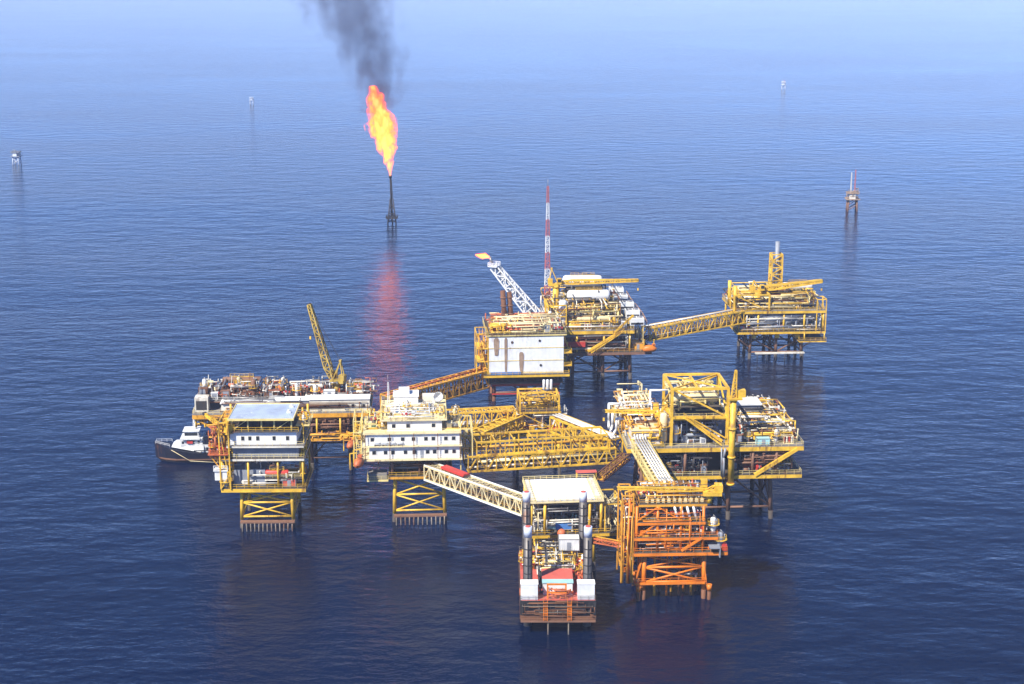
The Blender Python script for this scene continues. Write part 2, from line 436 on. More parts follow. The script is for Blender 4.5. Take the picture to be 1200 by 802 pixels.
def crane(name_label, loc, heading, elev, L, mat='yellow', ped=5.0, pr=.9, w=1.6, mast=6.0, hook=8.0, rz0=0.0, cab='yellow', backstay=True, rod=.16):
    V = Site('pedestal_crane', name_label, 'crane', loc, heading)
    V.put(MB().tube((0,0,0),(0,0,ped), pr, n=14).tube((0,0,ped-.5),(0,0,ped), pr*1.35, n=14), 'pedestal', mat)
    V.put(MB().bb(-2.8,1.6,-1.4,1.4,ped+.05,ped+1.0).bb(-3.0,-1.2,-1.2,1.2,ped+1.003,ped+2.6), 'slewing_deck', mat)
    c = V.put(MB().bb(.4,2.0,-2.6,-1.0,ped+1.01,ped+3.2), 'cab', cab)
    V.put(MB().bb(2.003,2.03,-2.5,-1.1,ped+1.8,ped+3.0), 'window', 'glass', c); V.put(MB().bb(.6,1.9,-2.63,-2.603,ped+1.8,ped+3.0), 'window', 'glass', c)
    ft = Vector((1.5, 0, ped+1.3)); d = Vector((math.cos(elev),0,math.sin(elev))); tip = ft + d*L
    m = MB(); bays = max(5, int(L/2.2)); mid1 = ft + d*L*.15
    m.lattice(ft, mid1, w*.45, w, 2, rod); m.lattice(mid1, tip, w, w*.5, bays, rod)
    b = V.put(m, 'boom', mat)
    V.put(MB().tube(tip+Vector((0,-.4,0)), tip+Vector((0,.4,0)), .5), 'sheave', 'dark', b)
    top = Vector((-1.6,0,ped+1+mast))
    m = MB()
    for sy in (-1,1): m.beam((-2.6,sy*1.0,ped+1),top+Vector((0,sy*.3,0)),.28); m.beam((.8,sy*1.0,ped+1),top+Vector((0,sy*.3,0)),.24)
    m.box(top,(.7,1,.6)); V.put(m, 'gantry', mat)
    m = MB()
    for sy in (-.25,.25): m.beam(top+Vector((0,sy,0)), tip+Vector((0,sy,0)), .07)
    m.beam(tip, tip-Vector((0,0,hook)), .07); V.put(m, 'cable', 'dark')
    V.put(MB().box(tip-Vector((0,0,hook+.4)),(.5,.3,.9)), 'hook_block', 'yellow')
    return V

def dish(S, p, r, label, rz=0.0):
    V = Site('satellite_dish', label, 'satellite dish', S.w(p), S.rz+rz); rings = []; n = 14
    for rr, dy in ((.02,.32*r),(.4*r,.28*r),(.75*r,.12*r),(r,-.12*r)):
        rings.append([(math.cos(2*math.pi*k/n)*rr, dy, 1.4*r+math.sin(2*math.pi*k/n)*rr) for k in range(n)])
    rings += [[(x*1.0, y+.08, z) for x, y, z in r_] for r_ in rings[::-1]]
    V.put(MB().loft(rings), 'reflector', 'white')
    V.put(MB().tube((0,.4*r,0),(0,.4*r,1.4*r), .12).beam((0,.3*r,1.3*r),(0,-.7*r,1.4*r),.08), 'mount', 'steel')

def antenna(S, p, h, label, mat='white', n=3, w=.7):
    V = Site('antenna_mast', label, 'antenna', S.w(p), S.rz)
    V.put(MB().lattice((0,0,0),(0,0,h*.75), w, w*.5, max(4,int(h*.75/1.2)), .09, n), 'mast', mat)
    V.put(MB().tube((0,0,h*.75),(0,0,h), .06, n=5).beam((-.7,0,h*.8),(.7,0,h*.8),.07), 'aerial', 'steel')

def windows(S, wall, xs, y, z, w=.95, h=1.0, frame='offwhite'):
    for x in xs:
        f = S.put(MB().bb(x-w/2-.12,x+w/2+.12,y-.06,y-.004,z-.12,z+h+.12), 'window', frame, wall)
        # pane sits just proud of its frame plate
        g = MB().bb(x-w/2,x+w/2,y-.085,y-.063,z,z+h); o = S.put(g, 'window_pane', 'glass', wall)

LABELS = set()
DECKPOS = [['front left','front middle','front right'],['middle left','middle','middle right'],['back left','back middle','back right']]
COLN = dict(cyan='pale turquoise', white='white', offwhite='off-white', yellow='yellow', pale_yellow='pale yellow', cream='cream', salmon='faded orange', red='red', rust='rusty', brown='brown', grey='grey', steel='bare steel', dark='dark', orange='orange', blue='blue', green='green', amber='amber', pinkred='faded red')
def outfit(S, box, z, n, where, seed, mats, kinds=('skid','skid','tank','pot','container','tree','cabinet','winch','rack'), big=1.0):
    """scatter small equipment over a deck: each a thing, placed so that none overlap"""
    rg = random.Random(seed); x0,x1,y0,y1 = box; done = []
    for _ in range(n*40):
        if len(done) >= n: break
        k = rg.choice(kinds); mt = rg.choice(mats)
        sx, sy = {'skid':(4.2,2.2),'tank':(4.6,2.0),'pot':(1.8,1.8),'container':(3.4,2.4),'tree':(2.0,1.6),'cabinet':(2.0,1.5),'winch':(2.6,1.8),'rack':(3.0,1.6)}[k]
        f = big*rg.uniform(.75,1.15); sx *= f; sy *= f
        if x1-x0 < sx+.2 or y1-y0 < sy+.2: continue
        x = rg.uniform(x0+sx/2, x1-sx/2); y = rg.uniform(y0+sy/2, y1-sy/2)
        if any(abs(x-a) < (sx+c)/2+.25 and abs(y-b) < (sy+d)/2+.25 for a,b,c,d in done): continue
        ix = min(2,int(3*(x-x0)/(x1-x0))); iy = min(2,int(3*(y-y0)/(y1-y0)))
        pos = DECKPOS[iy][ix]; c = COLN.get(mt, mt)
        nm = {'skid':'pump package','tank':'horizontal tank','pot':'upright vessel','container':'ribbed container','tree':'valve tree','cabinet':'steel cabinet','winch':'deck winch','rack':'bottle rack'}[k]
        lab = '%s %s, %s of %s' % (c, nm, pos, where)
        grp = '%ss on %s' % (nm.split(' with')[0], where)
        if lab in LABELS and rg.random() < .93: continue
        LABELS.add(lab); done.append((x,y,sx,sy))
        p = (x,y,z+.01)
        if k == 'skid': skid(S,p,(sx,sy,f*rg.uniform(1.5,2.6)),lab,mt,rg,grp)
        elif k == 'tank': vessel(S,p,sx,sy*.42,lab,0,mt,grp)
        elif k == 'pot': column_tank(S,p,f*rg.uniform(3,4.8),sx*.3,lab,mt,grp)
        elif k == 'container': container(S,p,(sx,sy,2.4*min(f,1.1)),lab,mt,0,grp)
        elif k == 'cabinet': cabinet(S,p,(sx,sy,f*rg.uniform(2,3)),lab,mt,grp)
        elif k == 'winch': winch(S,p,sx,lab,mt,grp)
        elif k == 'rack': bottle_rack(S,p,sx,lab,mt,grp)
        else: valve_tree(S,p,lab,mt,grp,rg.uniform(2.4,3.6))

def bridge(label, a, b, w, h, bays, mat, floor='floor', pipes=(), name='footbridge', rod=.28, group=None, deckz=.25, toprail=True, roof=None, warren=True, topx=True):
    """truss bridge from a to b (bottom centre line, world metres)"""
    a = Vector(a); b = Vector(b); d = b - a; rz = math.atan2(d.y, d.x)
    B = Site(name, label, 'bridge', a, rz, group); L = math.hypot(d.x, d.y); dz = d.z
    def P(t, y, z): return (L*t, y, dz*t + z)
    for sg in (-1, 1):
        m = MB()
        m.beam(P(0,sg*w/2,0),P(1,sg*w/2,0), rod*1.5); m.beam(P(0,sg*w/2,h),P(1,sg*w/2,h), rod*1.5)
        for i in range(bays+1): m.beam(P(i/bays,sg*w/2,0),P(i/bays,sg*w/2,h), rod)
        for i in range(bays):
            if i % 2 or not warren: m.beam(P(i/bays,sg*w/2,h),P((i+1)/bays,sg*w/2,0), rod*.9)
            else: m.beam(P(i/bays,sg*w/2,0),P((i+1)/bays,sg*w/2,h), rod*.9)
        B.put(m, 'side_truss', mat)
    m = MB()
    for i in range(bays+1):
        m.beam(P(i/bays,-w/2,h),P(i/bays,w/2,h), rod*.8)
    for i in range(bays if topx else 0): m.beam(P(i/bays,-w/2,h),P((i+1)/bays,w/2,h), rod*.5); m.beam(P(i/bays,w/2,h),P((i+1)/bays,-w/2,h), rod*.5)
    if topx: B.put(m, 'top_bracing', mat)
    else: [B.put(MB().beam(P(i/bays,-w/2,h),P(i/bays,w/2,h), rod*.6), 'cross_beam', mat) for i in range(0,bays+1,2)]
    m = MB()
    for i in range(bays+1): m.beam(P(i/bays,-w/2,0),P(i/bays,w/2,0), rod*.8)
    for i in range(bays): m.beam(P(i/bays,-w/2,0),P((i+1)/bays,w/2,0), rod*.6); m.beam(P(i/bays,w/2,0),P((i+1)/bays,-w/2,0), rod*.6)
    B.put(m, 'floor_beam', mat)
    m = MB(); m.beam(P(0,0,deckz),P(1,0,deckz), w-.7, .1); wk = B.put(m, 'walkway', floor)
    m = MB()
    for sg in (-1,1): m.rail([P(0,sg*(w/2-.5),deckz+.05),P(1,sg*(w/2-.5),deckz+.05)], 1.1, .07, 2.5)
    B.put(m, 'railing', 'yellow', wk)
    for (y, z, r, mt) in pipes:
        B.put(MB().tube(P(0,y,z),P(1,y,z), r), 'pipe', mt)
    if roof: B.put(MB().beam(P(0,0,h+.4),P(1,0,h+.4), w+.4, .1), 'roof', roof)
    return B
EXPOSURE = 1.03; SKY = .15; SUN = 4.0; DUST = 0; AIR = .36; OZONE = 10
HAZE = .00009; HAZEC = (.66,.76,1.0); HAZEG = -.15; HAZETOP = 245
WATER0 = (.00002,.0042,.022); WATER1 = (.00004,.0056,.031); WAVE = .43; WROUGH = .06; WSPEC = .38
FLAME = 1.5; SMOKE = .09
# ------------------------------------------------------------------ light, sky, sea, air
scene.render.engine = 'CYCLES'
scene.view_settings.view_transform = 'Standard'; scene.view_settings.look = 'None'
scene.view_settings.gamma = 1; scene.view_settings.exposure = EXPOSURE
scene.cycles.use_denoising = True
scene.cycles.max_bounces = 8; scene.cycles.volume_bounces = 1; scene.cycles.transparent_max_bounces = 12
scene.cycles.volume_step_rate = 1.0; scene.cycles.volume_max_steps = 256
wd = bpy.data.worlds.new('World'); scene.world = wd; wd.use_nodes = True
wn = wd.node_tree.nodes; wl = wd.node_tree.links
bg = wn['Background']; sky = wn.new('ShaderNodeTexSky'); sky.sky_type = 'NISHITA'; sky.sun_disc = False
SUN_EL, SUN_AZ = R(46), math.atan2(-.62, -.70)
sky.sun_elevation = SUN_EL; sky.sun_rotation = SUN_AZ; sky.dust_density = DUST; sky.air_density = AIR; sky.ozone_density = OZONE
wl.new(sky.outputs[0], bg.inputs[0]); bg.inputs[1].default_value = SKY
sl = bpy.data.lights.new('sun', 'SUN'); sl.energy = SUN; sl.angle = R(.5); sl.color = (1, .95, .86)
so = bpy.data.objects.new('sun', sl); col.objects.link(so)
sd = Vector((math.sin(SUN_AZ)*math.cos(SUN_EL), math.cos(SUN_AZ)*math.cos(SUN_EL), math.sin(SUN_EL)))
so.rotation_euler = (-sd).to_track_quat('-Z', 'Y').to_euler(); so.location = sd * 400

def water_mat():
    m, n, l = nodes_of('sea_water')
    out = n.new('ShaderNodeOutputMaterial'); b = n.new('ShaderNodeBsdfPrincipled'); l.new(b.outputs[0], out.inputs[0])
    g = n.new('ShaderNodeNewGeometry')
    def noise(sc, det, st, rot=0.0, rough=.55):
        mp = n.new('ShaderNodeMapping'); mp.inputs['Scale'].default_value = st; mp.inputs['Rotation'].default_value = (0,0,rot)
        l.new(g.outputs['Position'], mp.inputs[0]); t = n.new('ShaderNodeTexNoise')
        t.inputs['Scale'].default_value = sc; t.inputs['Detail'].default_value = det; t.inputs['Roughness'].default_value = rough
        l.new(mp.outputs[0], t.inputs['Vector']); return t.outputs['Fac']
    # wind chop, swell, and slow cat's-paw patches that change the chop's strength
    chop = noise(.27, 5, (.58,1,1), R(9), .62); swell = noise(.085, 3, (.55,1,1), R(-12)); patch = noise(.006, 3, (.35,1,1), R(-6))
    rp = n.new('ShaderNodeMapRange'); rp.inputs[1].default_value=.35; rp.inputs[2].default_value=.65; rp.inputs[3].default_value=.55; rp.inputs[4].default_value=1.4
    l.new(patch, rp.inputs[0])
    b1 = n.new('ShaderNodeBump'); b1.inputs['Distance'].default_value = 1.2; b1.inputs['Strength'].default_value = .6; l.new(swell, b1.inputs['Height'])
    b2 = n.new('ShaderNodeBump'); b2.inputs['Distance'].default_value = WAVE; l.new(rp.outputs[0], b2.inputs['Strength'])
    l.new(chop, b2.inputs['Height']); l.new(b1.outputs[0], b2.inputs['Normal'])
    l.new(b2.outputs[0], b.inputs['Normal'])
    cr = n.new('ShaderNodeValToRGB'); cr.color_ramp.elements[0].position=.3; cr.color_ramp.elements[1].position=.7
    cr.color_ramp.elements[0].color = (*WATER0,1); cr.color_ramp.elements[1].color = (*WATER1,1)
    l.new(patch, cr.inputs[0]); l.new(cr.outputs[0], b.inputs['Base Color'])
    b.inputs['Roughness'].default_value = WROUGH; b.inputs['IOR'].default_value = 1.33; b.inputs['Specular IOR Level'].default_value = WSPEC
    return m
sea = MB(); S_ = 26000
sea.add([(-S_,-6000,0),(S_,-6000,0),(S_,S_*1.5,0),(-S_,S_*1.5,0)], [(0,1,2,3)])
tag(sea.build('sea_water', water_mat()), kind='structure')

def haze_mat():
    m, n, l = nodes_of('pale_haze_air'); out = n.new('ShaderNodeOutputMaterial'); v = n.new('ShaderNodeVolumePrincipled')
    v.inputs['Color'].default_value = (*HAZEC,1); v.inputs['Density'].default_value = HAZE; v.inputs['Anisotropy'].default_value = HAZEG
    l.new(v.outputs[0], out.inputs['Volume']); return m
hz = MB().bb(-S_-500, S_+500, -6500, S_*1.5+500, -1, HAZETOP)
tag(hz.build('haze', haze_mat()), 'pale blue haze filling the air over the sea and whitening the distance', 'haze', kind='stuff')
# ================================================================== grey-clad platform, left front
def grey_platform():
    S = Site('oil_platform', 'left front yellow platform with grey clad walls under a flat blue-grey roof', 'oil platform', (at_x(309,393,10),393,0), R(1.0))
    rg = random.Random(11)
    jacket(S, (-6.2,7.2), (2.5,15.5), 11.2, 'yellow', .5, .05, (3.2,7.2), 'marine')
    fenders(S, -6, 7.5, .4, 13)
    deck(S, -11.4, 11.4, 0, 17, 12, 'yellow', 'floor', 1.1)
    deck(S, -11.0, 11.2, .2, 17, 20.4, 'offwhite', 'floor', .7, rail='pale_yellow')
    deck(S, -9.5, 11.2, .2, 17, 24.0, 'offwhite', 'greyfloor', .6, rail='pale_yellow')
    posts(S, (-11.0,-4,4,10.7), (.9,), 12, 19.7, .3, 'yellow'); posts(S, (-10.6,10.7), (16.3,), 12, 31, .3, 'yellow')
    # clad storeys
    w = S.put(MB().bb(-8,9.6,1.6,15,20.41,23.39), 'grey_wall', 'grey')
    m = MB()
    for i in range(24): m.bb(-7.8+i*.73,-7.45+i*.73,1.53,1.597,20.6,23.2)
    S.put(m, 'cladding_rib', 'grey', w)
    w = S.put(MB().bb(-8.6,9.2,1.4,14.6,24.01,27.6), 'upper_wall', 'panel')
    windows(S, w, (-5.2,-3.3,-1.2,3.2,6.8), 1.4, 25.2, .8, 1.1)
    S.put(MB().bb(-9.2,10,.6,15,27.6,27.85), 'gallery_floor', 'floor')
    S.put(MB().rail([(-9.1,.7,27.85),(9.9,.7,27.85)]), 'gallery_railing', 'yellow')
    posts(S, (-8,-3.6,0,3.4,8), (1.2,13.2), 27.85, 31.2, .22, 'pale_yellow')
    for a,b in ((-8,-3.6),(3.4,8)): S.put(MB().beam((a,1.2,28),(b,1.2,31.1),.16),'sway_brace','pale_yellow'); S.put(MB().beam((b,13.2,28),(a,13.2,31.1),.16),'sway_brace','pale_yellow')
    S.put(MB().bb(-6.5,6,5,12,27.86,30.4), 'gallery_shade_block', 'dark')  # near-black block painting the shade in the open gap under the roof
    # roof: ribbed sheets inside a pale edge, with patches bleached by the weather
    rf = S.put(MB().bb(-8.6,8.6,0,14.6,31.2,31.5), 'roof', 'bluegrey')
    m = MB()
    for i in range(33): m.bb(-8.2+i*.51,-8.1+i*.51,.5,14.1,31.503,31.58)
    S.put(m, 'roof_rib', 'bluegrey', rf)
    m = MB().bb(-8.8,8.8,-.2,.0-.003,31.1,31.7).bb(-8.8,8.8,14.603,14.8,31.1,31.7)
    for x in (-8.7,8.7): m.bb(x-.097,x+.097,0,14.6,31.1,31.7)
    S.put(m, 'roof_edge', 'pale_yellow', rf)
    m = MB()
    for x,y in ((6.8,6),(6.9,11.5)): S.put(MB().box((x,y,31.75),(1.1,.9,.45)).tube((x,y,31.9),(x,y,32.4),.3), 'roof_vent', 'white', rf)
    # cellar storey contents
    S.put(MB().bb(-8.2,.3,2.5,10,12.02,16.6), 'grey_cabin', 'grey')
    vessel(S, (3.6,2.0,14.6), 6.4, .75, 'long red horizontal tank under the grey walls of the left front platform', 0, 'red')
    S.put(MB().bb(.5,10.4,1.1,4.2,14.3,14.55), 'mezzanine', 'floor')
    m = MB(); m.rail([(.5,1.1,14.55),(10.4,1.1,14.55)]); S.put(m,'mezzanine_railing','pale_yellow')
    outfit(S, (.6,10.6,4.6,15), 12, 8, 'the lowest deck of the left front platform', 21, ('salmon','offwhite','steel','yellow'))
    container(S, (6.8,2.4,12.01), (3.6,2.1,2.2), 'orange-red ribbed container at the lower front edge of the left front platform', 'pinkred')
    pipework(S, (-11,11,1,6,12.6,19.5), 14, .16, 'offwhite', rg); pipework(S, (-11,-8.2,1,15,12.6,27), 16, .18, 'yellow', rg)
    pipework(S, (9.7,11.2,1,15,12.6,30), 14, .17, 'yellow', rg); pipework(S, (-8,9,1,14,17.5,19.6), 12, .2, 'rust', rg)
    # stair tower on the left side, with landings and orange handrails
    m = MB(); ld = MB()
    for i,z in enumerate((12,16.2,20.4,24,27.8)):
        zz = (16.2,20.4,24,27.8,31)[i]; y0,y1 = (1,9) if i % 2 == 0 else (9,1)
        m.stair((-10,y0,z),(-10,y1,zz),1.1)
        S.put(MB().bb(-11.1,-9.0,y1-1.2,y1+1.2,zz-.1,zz),'stair_landing','amber')
    S.put(m,'stair','amber')
    m = MB(); x_frame(m,-11.3,-8.75,-.25,10.4,12,30.6,.34,(0,2)); m.beam((-11.3,-.25,12),(-8.75,-.25,16.2),.2); m.beam((-8.75,-.25,16.2),(-11.3,-.25,20.4),.2); S.put(m,'stair_tower','yellow')
    m = MB().bb(-14.4,-9,-.6,3.4,21.6,21.85); m.rail([(-14.3,3.3,21.85),(-14.3,-.5,21.85),(-9.1,-.5,21.85)]); S.put(m,'side_balcony','salmon')
    S.put(MB().bb(-13.2,-9.3,-.4,2.6,17.0,17.25).rail([(-13.1,-.3,17.25),(-9.4,-.3,17.25)],1.3,.14).bb(-12.9,-9.6,-.1,.1,14.4,16.9),'muster_landing','white')
    S.put(MB().beam((-14.2,.4,21.6),(-11.4,.4,17.6),.3),'balcony_bracket','amber'); S.put(MB().beam((-14.2,2.8,21.6),(-11.4,2.8,17.6),.3),'balcony_bracket','amber')
    pipework(S,(-14.4,-11.4,-.4,6,20,29),12,.2,'salmon',rg); pipework(S,(-14.2,-9,-.4,8,22,30.5),12,.2,'amber',rg)
    outfit(S, (-14.2,-9.2,-.4,3.2), 21.86, 5, 'the side balcony of the left front platform', 5, ('salmon','yellow'), ('skid','pot','tree'), .7)
    crane('small yellow deck crane folded beside the blue-grey roof of the left front platform', S.w((-10.2,2.4,24)), R(140), R(20), 7, 'yellow', 3.2, .5, .8, 2.6, 3)
    column_tank(S,(-10.2,.9,12.01),3.2,.9,'cream upright pressure vessel at the lower left corner of the left front platform','cream')
    # bits at the right of the roof
    S.put(MB().bb(8.9,12.6,3,13,28.6,28.8).rail([(12.5,3,28.8),(12.5,13,28.8)]),'roof_walkway','pale_yellow')
    outfit(S, (9,12.3,3.2,12.6), 28.81, 4, 'the walkway right of the blue-grey roof', 9, ('salmon','white','yellow'), ('pot','tree','skid'), .7)
    return S
grey_platform()

# ================================================================== long low platform behind, left
def long_platform():
    S = Site('oil_platform', 'long platform with rusty equipment behind the blue-grey roof, jutting towards the boat', 'oil platform', (at_x(332,441,18),441,0), R(3.0))
    rg = random.Random(12)
    jacket(S, (-3,8,19), (3,17), 17.6, 'brown', .5, .03, (4,), 'marine')
    deck(S, -27, 26, 0, 20, 18.8, 'amber', 'greyfloor', 1.4, rail='pale_yellow')
    deck(S, 3, 24, -2, 16, 11.6, 'amber', 'floor', 1.0)
    deck(S, -14, 1, 2, 16, 11.6, 'brown', 'floor', .8)
    posts(S, (4,10,17,23.5), (-1.2,), 11.6, 17.4, .28, 'yellow')
    S.put(MB().bb(4.5,23,4,14,11.62,16.2),'interior_shade_block','dark')  # dark block painting the shaded interior between the decks
    pipework(S, (3.5,23.5,-1.6,4,12.0,17), 24, .2, 'brown', rg); pipework(S, (3.5,24,-2.3,-.5,10.6,13.2), 14, .2, 'amber', rg)
    pipework(S, (-26,26,.5,3,16.4,18.6), 18, .22, 'amber', rg)
    # long white accommodation strips along the front edge
    w = S.put(MB().bb(-18.4,-1,.6,4.4,18.81,21.9),'long_cabin','offwhite'); S.put(MB().bb(-18.7,-.8,.3,4.7,21.9,22.1),'cabin_roof','roofwhite',w)
    w = S.put(MB().bb(-.7,7.6,1.4,5,18.81,22.4),'middle_cabin','grey'); S.put(MB().bb(-4.6,7.9,1.1,5.3,22.4,22.62),'cabin_roof','roofwhite',w)
    w = S.put(MB().bb(7.8,25.8,.8,5.4,18.81,22.7),'white_cabin','offwhite'); S.put(MB().bb(7.7,25.9,.5,5.7,22.7,22.92),'cabin_roof','roofwhite',w)
    windows(S, w, (12.4,16.8,20.8,24), .8, 20.3, .85, .9)
    for x in (-15,-9,-4,10.4,18.6): S.put(MB().bb(x,x+.9,.52 if x<0 else .72,.597 if x<0 else .797,18.85,20.8),'cabin_door','grey')
    pipework(S,(-19,26,-.1,.5,19,22.6),22,.1,'rust',rg,legs=3); pipework(S,(-19,7,.4,4.8,22.2,23.4),10,.12,'steel',rg,legs=3)
    deck(S,-26.8,25.9,6.1,19.9,21.2,'brown','greyfloor',.5,rail='offwhite'); posts(S,(-26,-13,0,13,25),(6.5,19.4),18.8,20.7,.2,'brown')
    # cantilevered left end
    m = MB()
    for y in (1,19):
        m.beam((-27,y,18),(-17,y,11.2),.5); m.beam((-27,y,18),(-21,y,13.8),.3); m.beam((-21,y,13.8),(-21,y,17.6),.3); m.beam((-17,y,11.2),(-12,y,17.6),.4)
    m.beam((-21,1,13.8),(-21,19,13.8),.3); S.put(m,'bracket','amber')
    pipework(S,(-27,-19,.3,6,14.5,18),12,.2,'yellow',rg)
    S.put(MB().bb(-26.6,-22.6,3,6.6,18.81,23.2),'end_cabin','offwhite'); S.put(MB().bb(-26.2,-23,2.94,2.998,19.4,22.2),'cabin_opening','dark')
    for n,(r,mt) in enumerate(((.25,'brown'),(.2,'offwhite'),(.18,'rust'),(.22,'steel'),(.15,'salmon'))):
        [pipework(S,(xx,xx+9,6.4,19.4,21.5,24.4+n%2),6,r,mt,rg) for xx in range(-26,20,9)]
    outfit(S, (-26,-8,6.6,19.4), 21.21, 26, 'the left half of the long rusty deck', 31, ('rust','brown','offwhite','steel','cream','dark','white'), big=1.3)
    outfit(S, (-7.5,11,6.6,19.4), 21.21, 20, 'the middle of the long rusty deck', 32, ('salmon','brown','offwhite','white','rust'), big=1.25)
    outfit(S, (18,25.6,6.6,19.4), 21.21, 18, 'the right end of the long rusty deck', 33, ('brown','pinkred','offwhite','cream','steel'), big=1.25)
    vessel(S,(-14,17.5,23.4),12,.9,'long dark horizontal tank lying along the back of the long rusty deck',0,'brown')
    vessel(S,(-13.5,14.4,22.4),9,.8,'orange horizontal tank lying in front of the long dark one',0,'salmon')
    m = MB()
    for i in range(16): x=-26+i*1.3; h=rg.uniform(3,6.5); yy=rg.uniform(4,18.5); yy=max(yy,6.6); S.put(MB().beam((x,yy,21.2),(x+rg.uniform(-.8,.8),yy+.3,21.2+h),.2),'vent_pipe',('steel','offwhite','rust')[i%3])
    container(S,(13.4,7.8,21.21),(3.6,2.4,2.5),'white ribbed container near the foot of the tall crane','white')
    crane('tall yellow lattice crane standing on the long rusty deck, boom raised to the left', S.w((15.2,12.5,21.21)), R(165), R(74), 23.6, 'dull', 3.6, 1.2, 2.0, 6.0, 10, rod=.2)
    lifeboat(S,(20.4,-3.6,8.6),'orange lifeboat hung below the white cabin, left of a second lifeboat',R(68),4.8,'salmon')
    return S
long_platform()

# ================================================================== accommodation platform
def quarters():
    S = Site('accommodation_platform', 'white three-storey living quarters block with rows of small square windows, on yellow legs', 'accommodation block', (at_x(483,398,20),398,0), R(3.5))
    rg = random.Random(13)
    jacket(S, (-4.8,8.4), (2.5,15), 13.2, 'yellow', .5, .05, (3.2,7.8), 'marine')
    fenders(S, -4.6, 8.6, .3, 12)
    deck(S, -6.5, 11, .5, 17, 13.6, 'amber', 'floor', .8)
    S.put(MB().bb(-12.4,-6.6,0,5,12.4,12.8).rail([(-12.3,5,12.8),(-12.3,.1,12.8),(-6.6,.1,12.8)]),'side_landing','pale_yellow')
    S.put(MB().bb(-12,-7,.6,4.4,12.81,14.4),'landing_locker','greyfloor')
    posts(S,(-5.5,2,9.5),(1.6,15.4),13.6,18.5,.4,'brown')
    S.put(MB().bb(-4.5,8.5,5,15,13.62,17.2),'recess_shade_block','dark')  # dark block painting the shaded recess below the main floor
    pipework(S,(-6,10,.8,4.6,13.8,17.3),18,.18,'rust',rg); pipework(S,(-12,10,1,6,15.5,17.4),10,.2,'steel',rg)
    # storeys
    fl = S.put(MB().bb(-13.6,13.6,-.9,17,18.5,18.9),'main_floor','cream')
    w1 = S.put(MB().bb(-11.6,13,0,16,18.9,22.4),'lower_storey','white')
    S.put(MB().bb(-13.4,13.6,-.9,16.6,22.4,22.7),'balcony','cream')
    w2 = S.put(MB().bb(-12.6,13,.1,16,22.7,25.9),'upper_storey','white')
    S.put(MB().bb(-13.2,13.4,-.5,16.5,25.9,26.2),'terrace','cream')
    w3 = S.put(MB().bb(-6.6,8.2,1.6,20,26.2,29.2),'top_storey','white')
    rf = S.put(MB().bb(-8.6,9.6,.9,21,29.2,29.5),'roof','cream')
    xs = (-10.4,-7.2,-5.2,-1.8,.6,4.2,6.1,9.3,11.4)
    windows(S,w1,xs[1:],0,20.2); windows(S,w1,(-10.3,),0,20.2)
    windows(S,w2,(-10.7,-6.1,-2.5,.4,3.8,5.8,9.2,11.3),.1,23.9); windows(S,w3,(-4.9,-1.0,5.9),1.6,27.2)
    S.put(MB().bb(2.2,3.1,-.08,-.003,18.95,21.1),'door','grey',w1)
    m = MB()
    for x in (-12.6,-6,.5,7,13): S.put(MB().bb(x-.09,x+.09,-.85,-.7,18.9,26.1),'downpipe','rust')
    for z,nm in ((18.9,'main_railing'),(22.7,'balcony_railing')): S.put(MB().rail([(-13.3,-.8,z),(13.4,-.8,z)],1.1,.06,2.2),nm,'white')
    S.put(MB().rail([(-13.1,-.4,26.2),(13.3,-.4,26.2),(13.3,16.4,26.2)],1.1,.08),'terrace_railing','pale_yellow')
    S.put(MB().rail([(-8.5,1,29.5),(9.5,1,29.5),(9.5,20.9,29.5),(-8.5,20.9,29.5)],1.2,.09,closed=True),'roof_railing','pale_yellow',rf)
    # left side: stairs and galleries
    m = MB(); x_frame(m,-15.8,-13.7,2,14,17.8,29,.28,(0,2,3)); S.put(m,'side_frame','pale_yellow')
    m = MB(); m.stair((-14.7,3,18.1),(-14.7,12,22.3),1.2); m.stair((-14.7,12,22.3),(-14.7,3,26.2),1.2); m.stair((-11,14,26.2),(-8.8,6,29.4),1.1)
    S.put(m,'stair','pale_yellow')
    for y0,y1,z in ((1,3,18.05),(11.5,14,22.3),(1,3,26.18)): S.put(MB().bb(-15.9,-13.64,y0,y1,z-.2,z),'stair_landing','pale_yellow')
    pipework(S,(-13,-7,3,16,26.4,29.8),16,.16,'pale_yellow',rg); pipework(S,(-16,-13.8,1,14,18.3,28),8,.14,'yellow',rg)
    outfit(S,(-8,9,1.6,13.6),29.51,12,'the flat roof of the living quarters',43,('cream','offwhite','white','pale_yellow'),('skid','pot','cabinet','tree'),.6)
    outfit(S,(-12.8,-7,2,16),26.21,10,'the terrace left of the top storey',41,('cream','offwhite','yellow','steel'),('skid','pot','tree'),.8)
    outfit(S,(8.6,13,2,15.5),26.21,6,'the terrace right of the top storey',42,('cream','offwhite','grey'),('skid','pot','container'),.8)
    # right side frame
    m = MB(); x_frame(m,13.2,16.4,.6,13,14,26.8,.3,(1,2)); S.put(m,'side_tower','pale_yellow')
    m = MB(); m.stair((14.8,1,18),(14.8,9,22.2),1.1); m.stair((14.8,9,22.2),(14.8,1.5,26.4),1.1); S.put(m,'tower_stair','pale_yellow')
    # roof top
    ph = S.put(MB().bb(-5,1.8,14.5,20.4,29.5,32.2),'penthouse','white'); S.put(MB().bb(-5.2,2,14.3,20.6,32.2,32.45),'penthouse_roof','roofwhite',ph)
    S.put(MB().bb(-3.6,-.6,16,19.4,32.45,33.8),'lift_room','white',ph)
    S.put(MB().bb(3,6.6,16.6,20.2,29.5,31.6),'radio_room','offwhite')
    m = MB()
    for x in (-8.2,8.9): m.path([(x,2,29.8),(x,13.6,29.8)],.25)
    m.path([(-8.2,14,29.8),(8.9,14,29.8)],.25)
    S.put(m,'roof_duct','pale_yellow',rf); pipework(S,(-8,9,1.6,13.6,29.6,31.4),20,.12,'white',rg)
